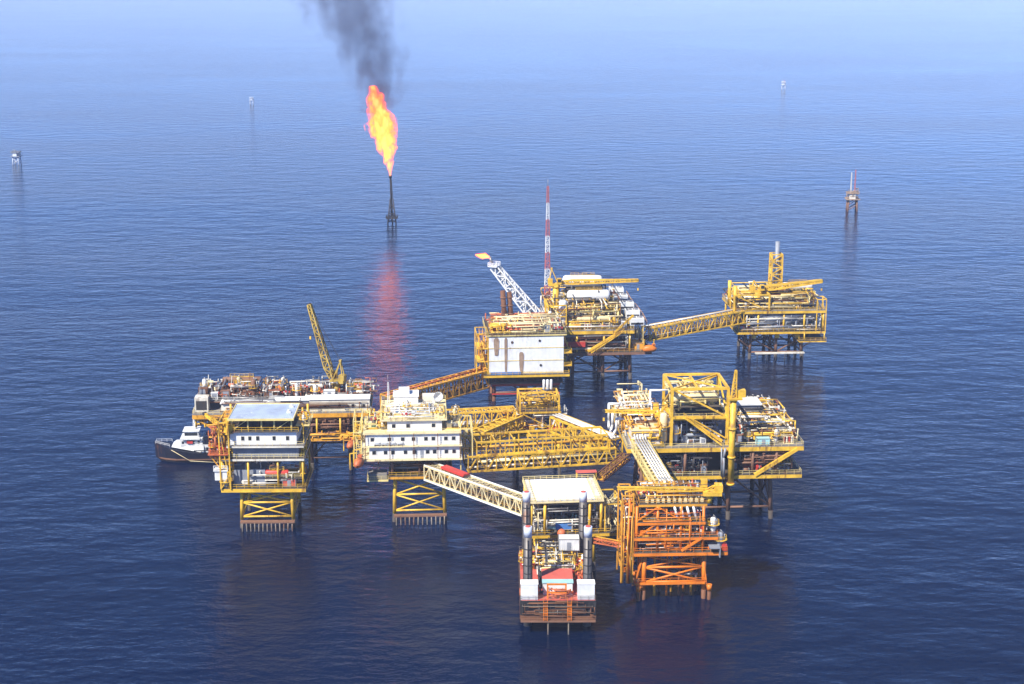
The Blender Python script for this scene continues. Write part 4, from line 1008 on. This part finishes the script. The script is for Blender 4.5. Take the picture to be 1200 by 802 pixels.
# ================================================================== pale-walled module platform
def wall_platform():
    S = Site('oil_platform','far platform with a broad pale grey panel wall streaked with brown rust','oil platform',(at_x(617,518,17),518,0),R(4.5))
    rg = random.Random(19); Y='yellow'
    jacket(S,(-11,0,11),(3,13,22),9.4,'brown',.65,.03,(3,),'rust')
    deck(S,-15,15,-1.4,24,10.4,Y,'floor',.9)
    S.put(MB().bb(-12,12,1.5,1.9,5.6,6.3),'red_beam','red'); S.put(MB().bb(-12,12,1.5,1.9,2.6,2.9),'red_beam','red'); deck(S,-14,13,1.2,20,7.0,'brown','floor',.6,rail='rust')
    w = S.put(MB().bb(-13,13,0,22,10.42,24),'panel_wall','panel')
    m = MB()
    for z in (10.8,15.2,19.7,23.8): m.bb(-13.05,13.05,-.12,-.003,z-.14,z+.14)
    S.put(m,'wall_rail','pale_yellow',w)
    m = MB()
    for i in range(54):
        for z0,z1 in ((11,15),(15.4,19.5),(19.9,23.6)): m.bb(-12.8+i*.48,-12.62+i*.48,-.06,-.003,z0,z1)
    S.put(m,'wall_rib','panel',w)
    for x,z0,z1,ww in ((-10.5,17.2,22.6,1.9),(-7.2,10.9,22.6,1.0),(-1.8,10.9,17.4,1.6)):
        m = MB(); n=10
        m.loft([[(x-ww*.22,-.2,z1+.9),(x+ww*.22,-.2,z1+.9),(x+ww*.22,-.13,z1+.9),(x-ww*.22,-.13,z1+.9)],[(x-ww*.42,-.2,z1+.5),(x+ww*.42,-.2,z1+.5),(x+ww*.42,-.13,z1+.5),(x-ww*.42,-.13,z1+.5)],[(x-ww/2,-.2,z1-.2),(x+ww/2,-.2,z1-.2),(x+ww/2,-.13,z1-.2),(x-ww/2,-.13,z1-.2)],[(x-ww/2*.9,-.2,(z0+z1)/2),(x+ww/2*.9,-.2,(z0+z1)/2),(x+ww/2*.9,-.13,(z0+z1)/2),(x-ww/2*.9,-.13,(z0+z1)/2)],[(x-ww/2*.6,-.2,z0),(x+ww/2*.6,-.2,z0),(x+ww/2*.6,-.13,z0),(x-ww/2*.6,-.13,z0)]],False)
        S.put(m,'rusted_duct_cover','stain',w)
    for x,z in ((-5,21.8),(4.6,22.2),(5,13.4)): S.put(MB().tube((x,-.16,z),(x,-.064,z),.45,n=12),'vent_hole','dark',w)
    S.put(MB().bb(-12.6,-2,-.9,-.3,10.41,11.3),'tarpaulin','blue')
    rf = deck(S,-14,14,-.4,23,24.6,'pale_yellow','floor',.55,rail='pale_yellow')
    # left stairs and balconies
    m = MB(); x_frame(m,-17.4,-13.4,0,10,10.4,25,.32,(0,2)); S.put(m,'stair_tower',Y)
    m = MB(); m.stair((-15.4,1,10.6),(-15.4,9,15),1.3); m.stair((-15.4,9,15),(-15.4,1,19.6),1.3); m.stair((-15.4,1,19.6),(-15.4,9,24.4),1.3); S.put(m,'stair','amber')
    m = MB()
    for z in (15,19.6): S.put(MB().bb(-17.4,-13.06,0,10,z-.15,z),'balcony',Y)
    m = MB()
    for z in (13,17.6): S.put(MB().bb(13.06,16,0,6,z-.15,z).rail([(13.2,.1,z),(15.9,.1,z),(15.9,5.9,z)]),'side_balcony',Y)
    pipework(S,(-17,-13.2,0,10,11,24),16,.24,'amber',rg); pipework(S,(13.2,15.6,0,20,8,24),12,.22,'yellow',rg)
    pipework(S,(-13,13,.4,22,25,28),44,.24,'cream',rg); pipework(S,(-13,13,.4,22,25,27.5),24,.2,'salmon',rg); pipework(S,(-13,-5,0,6,25,28),20,.24,'yellow',rg)
    outfit(S,(-13,-1,1,22),24.61,17,"the pale panel wall's roof, left half",101,('cream','yellow','brown','salmon'),big=1.15)
    outfit(S,(.5,13,1,22),24.61,17,"the pale panel wall's roof, right half",102,('white','salmon','cream','steel'),big=1.1)
    for i,x in enumerate((-6.2,-3.8)):
        E = Site('exhaust_stack','rusty brown exhaust stack, %s of the pair behind the pale panel wall'%('left','right')[i],'exhaust stack',S.w((x,19+i,24.61)),S.rz,'rusty exhaust stacks')
        E.put(MB().tube((0,0,0),(-.7,0,11.5-i*.8),.9,n=12),'flue','rust')
        for z in (3,6,9): E.put(MB().tube((-.06*z,0,z-.2),(-.06*z,0,z+.2),1.12,n=12),'flue_band','brown')
    return S
wall_platform()

# ================================================================== far processing platform with mast and flare boom
def far_processing():
    S = Site('oil_platform','far processing platform crowded with white tanks, under the red and white mast','oil platform',(at_x(702,545,18),545,0),R(4))
    rg = random.Random(20); Y='yellow'
    jacket(S,(-9,2,12),(4,16,28),10,'brown',.65,.03,(3,),'marine')
    deck(S,-19,19.6,0,34,11.2,'brown','floor',1.1,rail='amber'); deck(S,-19,13,0,34,19.4,Y,'greyfloor',1.3)
    posts(S,(-17,-8,2,11.5),(1,),11.2,18,.4,Y)
    m = MB(); m.beam((-4,.1,11.6),(8,.1,19),.8); m.beam((6,.1,18.8),(12.6,.1,25),.7); m.stair((-3,-.7,11.3),(9,-.7,19.3),1.4); S.put(m,'diagonal_brace',Y)
    S.put(MB().bb(-16,10,6,30,11.22,17.6),'underdeck_shade_block','dark')  # solid dark filling paints the shade between lower and upper deck
    S.put(MB().bb(-15,-5,-.3,2,13.4,15.2),'red_panel','red')
    pipework(S,(-18,12,.4,6,11.6,18),34,.24,'brown',rg); pipework(S,(-18,12,.4,5,11.6,18),14,.2,'offwhite',rg)
    deck(S,-10,9,8,32,26,Y,'floor',.8)
    posts(S,(-9.5,-1,8.5),(8.6,31),19.4,25.3,.4,Y)
    vessel(S,(-2.6,12,27.4),16,2.1,'lower front white horizontal tank on the far processing platform',0,'white'); S.put(MB().bb(-10,6,9.5,31,27.1,27.39),'tank_floor','floor')
    vessel(S,(-4,20,31.2),15,2.2,'upper back white horizontal tank on the far processing platform',0,'white')
    S.put(MB().bb(-10,4,17,24,30.9,31.19).bb(-9,-8.6,17.5,23.5,27.4,30.89).bb(2,2.4,17.5,23.5,27.4,30.89),'upper_tank_floor','floor')
    vessel(S,(-1.5,3.6,21.6),13,1.1,'low cream horizontal tank along the front of the far processing platform',0,'cream'); 
    column_tank(S,(-13,3,19.41),11,1.5,'tall white vessel at the front left of the far processing platform','white')
    # white boxes stepping down at the right
    m = MB()
    for i in range(5): m.bb(10.6+i*1.8,13.4+i*1.8,27-i*6,32-i*6,19,19.4) if i==0 else None
    boxes = ((9.8,27,27.2),(10.6,21.5,25.6),(12.2,16,24.0),(13.6,10.5,22.2),(14.4,5,20.4))
    for i,(x,y,z) in enumerate(boxes):
        c = Site('air_cooler','white boxy air cooler, %s of five stepping down the far tank platform'%('highest','second highest','middle','second lowest','lowest')[i],'air cooler',S.w((x,y,z)),S.rz,'stepped white air coolers')
        c.put(MB().bb(-2.6,2.6,-2.2,2.2,0,2.6),'housing','white'); c.put(MB().bb(-2.3,2.3,-2.26,-2.203,.35,1.1),'louvre','dark')
        m = MB()
        for sx in (-1.2,1.2): c.put(MB().tube((sx,0,2.6),(sx,0,2.95),1.0,n=14),'fan_ring','steel')
        pass
        h=z-11.2
        for sx in (-2.3,2.3):
            for sy in (-1.9,1.9): c.put(MB().beam((sx,sy,-h),(sx,sy,0),.26),'stand_leg','pale_yellow')
    m = MB(); 
    for (a,b) in zip(boxes,boxes[1:]): m.stair((a[0]+3.4,a[1],a[2]),(b[0]+3.4,b[1],b[2]),1.2); m.beam((a[0]+3.6,a[1],11.2),(a[0]+3.6,a[1],a[2]),.25)
    S.put(m,'stepped_stair','amber')
    for n,(mt,r,k) in enumerate((('pale_yellow',.24,50),('cream',.24,50),('offwhite',.22,40),('yellow',.24,44),('rust',.2,30),('dark',.2,30))): pipework(S,(-18.5,9,.8,32,19.8,27+n),k,r,mt,rg)
    S.put(MB().beam((-18.6,1,19.4),(-18.6,1,29),.5).beam((-18.6,12,19.4),(-18.6,12,29),.5).beam((-12,1,19.4),(-12,1,29),.4).beam((-18.6,1,28.8),(-12,1,28.8),.4).beam((-18.6,1,24.6),(-12,1,24.6),.4).beam((-18.6,1,28.8),(-18.6,12,28.8),.4).beam((-18.6,1,20),(-12,1,28),.3),'left_frame',Y)
    outfit(S,(-18,-1,1,8),19.41,13,'the front left of the far processing platform',111,('cream','yellow','white','amber'),big=1.0)
    outfit(S,(0,12,1,8),19.41,11,'the front right of the far processing platform',112,('cream','yellow','white'),big=1.0)
    outfit(S,(11.5,19,1.2,30),11.21,13,"the far tank platform's lower right deck",113,('white','offwhite','amber','grey'),big=1.1)
    lifeboat(S,(18.4,-1.6,11.4),'orange lifeboat at the lower right corner of the far processing platform',0,5.5,'orange')
    crane('yellow crane with a long level boom pointing right above the white tanks',S.w((-14.6,14,19.41)),R(0),R(1.5),29,'yellow',14,1.1,1.4,5.5,3,rod=.3)
    # lattice mast in red and white bands
    A = Site('lattice_mast','tall slim red and white banded lattice mast on the far processing platform','mast',S.w((-17,22,19.4)),S.rz)
    z0,z1 = 0.0,50.0; nb=8
    for i in range(nb):
        a = z0+(z1-z0)*i/nb; b = z0+(z1-z0)*(i+1)/nb; wa=2.4-1.8*i/nb; wb=2.4-1.8*(i+1)/nb
        m = MB().lattice((0,0,a),(0,0,b),wa,wb,4,.13); A.put(m,'mast_section','white' if i%2==0 else 'palered')
    A.put(MB().tube((0,0,z1),(0,0,z1+2.5),.1),'aerial','steel')
    S.put(MB().bb(-18.7,-15.3,20.4,23.6,19.403,19.7),'mast_base','yellow')
    # flare boom
    a = S.w((-19,9,18.5)); tip = Vector((at_x(574,560,42),560,42.4)); d = tip-a
    F = Site('flare_boom','white lattice flare boom slanting up to the left from the far processing platform','flare boom',a,math.atan2(d.y,d.x))
    hx = math.hypot(d.x,d.y)
    F.put(MB().lattice((0,0,0),(hx*.92,0,d.z*.92),4.4,2.6,10,.3),'boom_truss','white')
    F.put(MB().bb(hx*.84,hx*1.0,-2.2,2.2,d.z*.92,d.z*.92+.3).rail([(hx*.84,-2.1,d.z*.92+.3),(hx,-2.1,d.z*.92+.3),(hx,2.1,d.z*.92+.3),(hx*.84,2.1,d.z*.92+.3)],1.2,.14,1.5,True),'tip_platform','panel')
    F.put(MB().tube((0,.6,.6),(hx*.95,.6,d.z*.95+.6),.3).tube((hx*.95,.6,d.z*.95+.6),(hx,0,d.z+1.5),.45,.55),'gas_pipe','steel')
    return S, tip
FAR, boom_tip = far_processing()

# ================================================================== far right platform
def far_right():
    S = Site('oil_platform','far right yellow platform with a square yellow vent tower','oil platform',(at_x(913,576,15),576,0),R(3.5))
    rg = random.Random(22); Y='yellow'
    jacket(S,(-10,0,10),(4,14,24),9.2,'brown',.6,.03,(2.6,),'marine')
    deck(S,-16.4,18.4,0,27,11.6,Y,'floor',1.0); deck(S,-17,18,0,27,19.8,Y,'greyfloor',1.1); deck(S,8,18.6,-1,12,8,'yellow','floor',.6)
    posts(S,(-15.6,-8,2,10,17.4),(.8,26),11.6,19,.4,Y); posts(S,(10,17.8),(-.4,),8,11,.25,Y)
    S.put(MB().bb(-14,10,6,24,11.62,18),'underdeck_shade_block','dark')  # dark filling that paints the lower storey's shade
    for mt,k in (('grey',40),('steel',30),('offwhite',16)): pipework(S,(-17,17,.4,6,12,18.6),k,.22,mt,rg)
    for mt,k in (('pale_yellow',50),('cream',36),('offwhite',34),('yellow',44),('rust',30),('dark',34)): pipework(S,(-17.5,16,.8,26,20.2,26),k,.24,mt,rg)
    outfit(S,(-15.6,17,.8,6),11.61,15,'the lower deck of the far right platform',121,('grey','steel','yellow','blue','red'))
    outfit(S,(-17.4,-2,.8,26),19.81,20,"the vent tower platform's upper left half",122,('yellow','cream','white','salmon'),big=1.15)
    outfit(S,(0,17,.8,26),19.81,18,"the vent tower platform's upper right half",123,('yellow','cream','white','brown'),big=1.15)
    posts(S,(-17.2,),(1.4,12),19.8,29.4,.7,Y,'side_column')
    vessel(S,(10,14,24.6),12,1.5,'white horizontal tank right of the vent tower on the far right platform',0,'white'); S.put(MB().bb(3,17,12,16,24.2,24.59).bb(3.2,3.6,12.2,15.8,19.8,24.19).bb(16.2,16.6,12.2,15.8,19.8,24.19),'tank_floor','pale_yellow')
    vessel(S,(9,8,22.4),10,1.1,'lower cream horizontal tank in front of the white one on the far right platform',0,'cream')
    m = MB(); x_frame(m,-17.6,-4,.6,8,19.8,26,.6,(0,)); S.put(m,'left_frame',Y)
    m = MB(); x_frame(m,14.6,18.2,.2,6,11.6,24,.35,(0,1)); S.put(m,'right_frame',Y)
    T = Site('vent_tower','square yellow lattice vent tower with a silver flue, on the far right platform','tower',S.w((2.6,20,19.81)),S.rz)
    T.put(MB().lattice((0,0,0),(0,0,18.6),4.3,4.1,7,.34),'tower_frame',Y); T.put(MB().tube((.3,0,0),(.3,0,23.4),.85,n=14),'flue','grey')
    crane('bright yellow crane with a nearly level boom pointing right on the far right platform',S.w((-7.5,6,19.81)),R(6),R(6),24,'yellow',6.2,1.4,1.6,3.2,3,rod=.4)
    m = MB()
    for x in (-10,10): m.beam((x,4,4),(x*1.5,1,8.4),.4)
    S.put(m,'knee_brace','brown'); 
    for i,x in enumerate((-9,0,8)): S.put(MB().box((x,2.6,9.2),(1.6,1.4,1.3)),'under_deck_light_box','yellow')
    fenders(S,-8,10,1.2,6,-1.5,2.6,'dark','offwhite')
    return S
far_right()

# ================================================================== bridges
def V3(u,y,z): return (at_x(u,y,z),y,z)
bridge('long yellow two-storey truss bridge from the living quarters to the big platform', V3(546,402,15.0), V3(717,410,15.0), 8, 4.2, 16, 'yellow', pipes=((-2.6,.8,.3,'offwhite'),(1.5,.8,.35,'cream'),(2.7,.8,.25,'steel')), rod=.32, floor='dark', topx=False)
# upper storey with arched sides belongs to the same crossing
def arch():
    a = Vector(V3(556,402.4,19.4)); b = Vector(V3(708,409.6,19.4)); d=b-a; L=d.length
    B = Site('upper_gallery','open yellow upper gallery of upright posts standing on the long yellow bridge','gallery',a,math.atan2(d.y,d.x))
    n=14
    for y in (-3.7,3.7):
        m=MB(); m.beam((0,y,3.7),(L,y,3.7),.5)
        for i in range(n+1): m.beam((L*i/n,y,0),(L*i/n,y,3.5),.3)
        m.beam((0,y,.1),(L,y,.1),.45); m.beam((0,y,1.3),(L,y,1.3),.1)
        B.put(m,'side_frame','yellow')
    m=MB()
    for i in range(0,n+1,2): B.put(MB().beam((L*i/n,-3.45,3.7),(L*i/n,3.45,3.7),.26),'cross_beam','yellow')
    B.put(MB().tube((0,2,.5),(L,2,.5),.28),'pipe','amber')
arch()
bridge('level yellow bridge from behind the living quarters to the small junction frame', V3(518,434,16.5), V3(603,438,16.5), 4, 4.8, 9, 'yellow', pipes=((0,.9,.4,'panel'),(1.2,1.0,.3,'white')), rod=.34)
bridge('short yellow bridge rising from the long bridge to the junction frame', V3(545,416,15.2), V3(606,438,15.2), 4, 4.0, 9, 'yellow', rod=.34, pipes=((0,.8,.25,'cream'),))
bridge('sloping yellow bridge carrying white pipes from the junction frame down to the big platform', V3(652,436,15.2), V3(722,413,15.2), 4.6, 4.4, 9, 'yellow', pipes=((-1.3,4.9,.27,'white'),(-.2,4.9,.27,'offwhite'),(.9,4.9,.27,'white')), rod=.32)
bridge('low brown truss bridge from behind the living quarters to the pale-walled platform', V3(452,489,4.6), V3(567,520,5.4), 5, 6.0, 16, 'amber', pipes=((-1.2,.8,.35,'brown'),(1.2,.8,.35,'rust'),(0,6.4,.3,'salmon'),(-1.2,3.2,.4,'brown')), rod=.36)
BS = Site('bridge_support','small braced steel stand carrying the outer end of the low brown bridge','bridge support',V3(454,489.5,0))
jacket(BS,(-3,3),(-3,3),4.4,'brown',.5,.05,(2,),'marine')
bridge('long narrow yellow bridge from the far processing platform to the far right platform', V3(757,556,13.4), V3(880,580,15.4), 5, 4.6, 18, 'yellow', pipes=((-1.4,.8,.4,'steel'),(0,.8,.4,'grey'),(1.4,.8,.35,'rust'),(.6,5.0,.3,'white')), rod=.3)
bridge('pale cream lattice footbridge from the living quarters to the white-roofed platform', V3(503,399,13.0), V3(617,371,13.0), 3.4, 3.8, 18, 'cream', floor='floor', pipes=((-1.72,4.02,.22,'white'),(1.72,4.02,.22,'white'),(-1.75,-.2,.3,'roofwhite'),(-.6,.7,.2,'rust')), rod=.26, warren=True)
bridge('short rusty gangway between the white-roofed platform and the big platform', V3(703,381,18.4), V3(734,396,19.4), 2.2, 1.5, 6, 'rust', floor='amber', rod=.2)
bridge('thin rusty pipe gangway low over the water between the barge and the orange platform', V3(696,356,11.2), V3(744,350,11.6), 1.4, 1.0, 6, 'salmon', floor='brown', rod=.16)
C = Site('gangway_cover','red sheet cover on the left end of the pale lattice footbridge','cover',V3(520,394.9,17.4),math.atan2(-28,25))
C.put(MB().bb(0,9.5,-1.0,1.0,.1,.5).bb(0,9.5,-1.2,-1.0,-.1,.1).bb(0,9.5,1.0,1.2,-.1,.1),'sheet','red')
L_ = Site('canopy','faded red flat canopy on the back right corner of the white-roofed platform','canopy',W3.w((7.4,17.2,19.5)),W3.rz)
L_.put(MB().bb(-2.6,2.8,0,2.0,1.4,1.55),'canopy_sheet','pinkred'); [L_.put(MB().beam((x,y,-1 if y>1 else 0),(x,y,1.4),.2),'post','yellow') for x in (-2.4,2.6) for y in (.2,1.8)]

# ================================================================== flare stack out at sea
def flare_tower():
    S = Site('flare_tower','lone dark flare tower out at sea burning a tall flame','flare tower',(at_x(459.5,897,0),897,0))
    m = MB(); 
    for k in range(3):
        a = math.pi/2+2*math.pi*k/3; S.put(MB().tube((math.cos(a)*3.2,math.sin(a)*3.2,-3),(math.cos(a)*.9,math.sin(a)*.9,15),.42,.3),'leg','dark')
        b = math.pi/2+2*math.pi*(k+1)/3
        for z,r in ((1.5,3.0),(6,2.3),(11,1.5)): m.tube((math.cos(a)*r,math.sin(a)*r,z),(math.cos(b)*r,math.sin(b)*r,z),.22)
        for (z,r),(z2,r2) in zip(((1.5,3.0),(6,2.3)),((6,2.3),(11,1.5))): m.tube((math.cos(a)*r,math.sin(a)*r,z),(math.cos(b)*r2,math.sin(b)*r2,z2),.18)
    S.put(m,'bracing','dark')
    S.put(MB().lattice((0,0,14.5),(-.5,0,26.5),1.5,1.2,8,.2,3).tube((0,0,2),(-.5,0,28),.55),'stack','dark'); S.put(MB().tube((-.5,0,27),(-.55,0,28.6),.9),'burner_tip','dark')
    S.put(MB().bb(-3.4,3.4,-3,3,3.2,3.6).rail([(-3.3,-2.9,3.6),(3.3,-2.9,3.6),(3.3,2.9,3.6),(-3.3,2.9,3.6)],1.2,.2,2,True),'service_deck','dark')
    return S.w((-.55,0,28.4))
flare_tip = flare_tower()

# ================================================================== distant small platforms
def satellite(u,y,label,mats,sc=1.0,masts=(24,27)):
    S = Site('satellite_platform',label,'oil platform',(at_x(u,y,0),y,0),R(rnd.uniform(-10,10)))
    a,b,c = mats; rg = random.Random(u)
    for x in (-3,3):
        for yy in (-3,3): S.put(MB().tube((x*sc*1.15,yy*sc*1.15,-3),(x*sc,yy*sc,9*sc),.6*sc),'leg',a)
    m = MB()
    for z0,z1 in ((1,5),(5,8.6)):
        for s1 in (-3,3): m.tube((-3*sc,s1*sc,z0*sc),(3*sc,s1*sc,z1*sc),.3*sc); m.tube((s1*sc,-3*sc,z1*sc),(s1*sc,3*sc,z0*sc),.3*sc)
    S.put(m,'bracing',a)
    S.put(MB().bb(-5*sc,5*sc,-5*sc,5*sc,8.6*sc,9.2*sc),'lower_deck',b); S.put(MB().bb(-4.4*sc,4.4*sc,-4.4*sc,4.4*sc,13*sc,13.5*sc).rail([(-4.3*sc,-4.3*sc,13.5*sc),(4.3*sc,-4.3*sc,13.5*sc)],1.2,.2),'upper_deck',b)
    S.put(MB().bb(-2.6*sc,1.8*sc,-3.6*sc,3*sc,9.2*sc,12.9*sc),'equipment_room',c); pipework(S,(-4.4*sc,4.4*sc,-4.6*sc,4*sc,9.4*sc,16*sc),14,.3*sc,b,rg)
    for i,h in enumerate(masts): S.put(MB().lattice(((-1.4+2.8*i)*sc,0,13.5*sc),((-1.4+2.8*i)*sc,0,h*sc),.9*sc,.5*sc,6,.16*sc,3),'mast','palered' if i else c)
satellite(998,945,'small brown and white wellhead platform with twin masts, alone on the sea at right',('brown','stain','offwhite'),.85,(28,30))
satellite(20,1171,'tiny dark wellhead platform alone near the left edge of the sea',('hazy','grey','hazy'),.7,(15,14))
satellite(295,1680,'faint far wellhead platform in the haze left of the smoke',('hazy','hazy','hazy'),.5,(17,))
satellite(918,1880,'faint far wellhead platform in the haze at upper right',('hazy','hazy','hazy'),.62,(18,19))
# ------------------------------------------------------------------ flames and smoke (volumes in closed skins)
def plume_skin(S,name,axis,rad,h,n=14,m=22,bottom=0.0):
    rings=[]
    for i in range(m+1):
        t=i/m; c=axis(t); r=rad(t)
        rings.append([(c[0]+math.cos(2*math.pi*k/n)*r,c[1]+math.sin(2*math.pi*k/n)*r,bottom+h*t) for k in range(n)])
    return MB().loft(rings)

def mathn(n,l,op,a,b=None,clamp=False):
    q=n.new('ShaderNodeMath'); q.operation=op; q.use_clamp=clamp
    for i,v in enumerate((a,b)):
        if v is None: continue
        if isinstance(v,(int,float)): q.inputs[i].default_value=v
        else: l.new(v,q.inputs[i])
    return q.outputs[0]

def field(n,l,h,axis_pts,rad_pts,nscale,ndet,stretch,disp):
    """returns (density 0..1 field, t): a wobbling tube about a bent axis in object space"""
    tc=n.new('ShaderNodeTexCoord'); sep=n.new('ShaderNodeSeparateXYZ')
    mp=n.new('ShaderNodeMapping'); mp.inputs['Scale'].default_value=stretch; l.new(tc.outputs['Object'],mp.inputs[0])
    nz=n.new('ShaderNodeTexNoise'); nz.inputs['Scale'].default_value=nscale; nz.inputs['Detail'].default_value=ndet; nz.inputs['Roughness'].default_value=.62
    l.new(mp.outputs[0],nz.inputs['Vector']); l.new(tc.outputs['Object'],sep.inputs[0])
    t=mathn(n,l,'DIVIDE',sep.outputs[2],h)
    def curve(pts):
        c=n.new('ShaderNodeFloatCurve'); cv=c.mapping.curves[0]
        while len(cv.points)>2: cv.points.remove(cv.points[1])
        mx=max(abs(p[1]) for p in pts) or 1
        cv.points[0].location=(pts[0][0],pts[0][1]/mx*.5+.5); cv.points[1].location=(pts[-1][0],pts[-1][1]/mx*.5+.5)
        for p in pts[1:-1]: cv.points.new(p[0],p[1]/mx*.5+.5)
        for p in cv.points: p.handle_type='VECTOR'
        c.mapping.update(); l.new(t,c.inputs['Value'])
        return mathn(n,l,'MULTIPLY',mathn(n,l,'SUBTRACT',c.outputs[0],.5),2*mx)
    ax=curve(axis_pts); rr=curve(rad_pts)
    dx=mathn(n,l,'SUBTRACT',sep.outputs[0],ax)
    d=mathn(n,l,'SQRT',mathn(n,l,'ADD',mathn(n,l,'MULTIPLY',dx,dx),mathn(n,l,'MULTIPLY',sep.outputs[1],sep.outputs[1])))
    q=mathn(n,l,'DIVIDE',d,mathn(n,l,'MAXIMUM',rr,.05))
    nn=mathn(n,l,'MULTIPLY',mathn(n,l,'SUBTRACT',nz.outputs['Fac'],.5),disp)
    return mathn(n,l,'ADD',mathn(n,l,'SUBTRACT',1.0,q),nn), t, tc

def lerp(pts,t):
    for (a,x),(b,y) in zip(pts,pts[1:]):
        if t<=b: return x+(y-x)*(t-a)/(b-a)
    return pts[-1][1]

def flame_mat(name,h,ax,rad,strength,nscale,disp,soot=.6):
    m,n,l=nodes_of(name); out=n.new('ShaderNodeOutputMaterial')
    f,t,tc=field(n,l,h,ax,rad,nscale,5,(1,1,.55),disp)
    den=n.new('ShaderNodeMapRange'); den.inputs[1].default_value=.05; den.inputs[2].default_value=.6; l.new(f,den.inputs[0])
    heat=mathn(n,l,'SUBTRACT',mathn(n,l,'MULTIPLY',f,1.3),mathn(n,l,'MULTIPLY',mathn(n,l,'POWER',t,2.0),.6))
    cr=n.new('ShaderNodeValToRGB'); e=cr.color_ramp.elements
    e[0].position=0; e[0].color=(1,.07,.004,1); e[1].position=.72; e[1].color=(1,.27,.055,1)
    k=e.new(.2); k.color=(1,.11,.008,1); k=e.new(.42); k.color=(1,.19,.02,1)
    l.new(heat,cr.inputs[0])
    em=n.new('ShaderNodeEmission'); l.new(cr.outputs[0],em.inputs[0])
    l.new(mathn(n,l,'MULTIPLY',den.outputs[0],strength),em.inputs[1]); ab=n.new('ShaderNodeVolumeAbsorption'); ab.inputs[0].default_value=(0,0,0,1); l.new(mathn(n,l,'MULTIPLY',den.outputs[0],soot),ab.inputs[1])
    ad=n.new('ShaderNodeAddShader'); l.new(em.outputs[0],ad.inputs[0]); l.new(ab.outputs[0],ad.inputs[1]); l.new(ad.outputs[0],out.inputs['Volume'])
    return m
FAX=[(0,0),(.2,-.8),(.45,-3.2),(.7,-5.6),(.85,-7.5),(1,-9)]; FRD=[(0,.8),(.12,2.2),(.35,5.4),(.52,8.2),(.64,7.4),(.76,5.0),(.9,4.4),(1,2.0)]
FH=52.0
fl=plume_skin(None,'flame',lambda t:(lerp(FAX,t),0),lambda t:lerp(FRD,t)*1.3+.3,FH).build('flame',flame_mat('gas_flame',FH,FAX,FRD,FLAME,.29,4.0),None,flare_tip)
tag(fl,'tall yellow and orange gas flame leaning left above the lone flare tower','flame')
def dark_smoke(name,h,ax,rad,dens,nscale,disp,colr,fade):
    m,n,l=nodes_of(name); out=n.new('ShaderNodeOutputMaterial')
    f,t,tc=field(n,l,h,ax,rad,nscale,6,(1,1,.7),disp)
    den=n.new('ShaderNodeMapRange'); den.inputs[1].default_value=-.05; den.inputs[2].default_value=1.0; l.new(f,den.inputs[0])
    fd=n.new('ShaderNodeValToRGB'); e=fd.color_ramp.elements; e[0].position=0; e[0].color=(fade[0],)*3+(1,); e[1].position=1; e[1].color=(fade[2],)*3+(1,); k=e.new(.3); k.color=(fade[1],)*3+(1,)
    l.new(t,fd.inputs[0])
    v=n.new('ShaderNodeVolumePrincipled'); v.inputs['Color'].default_value=(*colr,1)
    l.new(mathn(n,l,'MULTIPLY',mathn(n,l,'MULTIPLY',den.outputs[0],fd.outputs[0]),dens),v.inputs['Density'])
    l.new(v.outputs[0],out.inputs['Volume']); return m
SAX=[(0,0),(.1,3),(.24,0),(.42,-11),(.6,-18),(.8,-24),(1,-30)]; SRD=[(0,8),(.1,14),(.22,17),(.42,25),(.6,30),(.8,34),(1,38)]
SH=128.0; sp=flare_tip+Vector((-9,3,37))
sm=plume_skin(None,'smoke',lambda t:(lerp(SAX,t),0),lambda t:lerp(SRD,t)*1.25+1,SH).build('smoke_plume',dark_smoke('sooty_smoke',SH,SAX,SRD,SMOKE,.11,4.2,(.14,.13,.19),(1,.55,.3)),None,sp)
tag(sm,'dark grey smoke plume drifting up and left from the tall gas flame','smoke')
BAX=[(0,0),(1,-1.6)]; BRD=[(0,.5),(.4,1.5),(1,.3)]
bf=plume_skin(None,'flame',lambda t:(lerp(BAX,t),0),lambda t:lerp(BRD,t)*1.3+.2,5.0,m=8).build('flame',flame_mat('boom_flame',5.0,BAX,BRD,FLAME*5,.6,1.0,1.5),None,boom_tip+Vector((-.2,0,1.4)))
bf.rotation_euler=(0,R(-62),0)
tag(bf,'small orange gas flame blown sideways at the tip of the white flare boom','flame')
# the flame lights the water and the tower
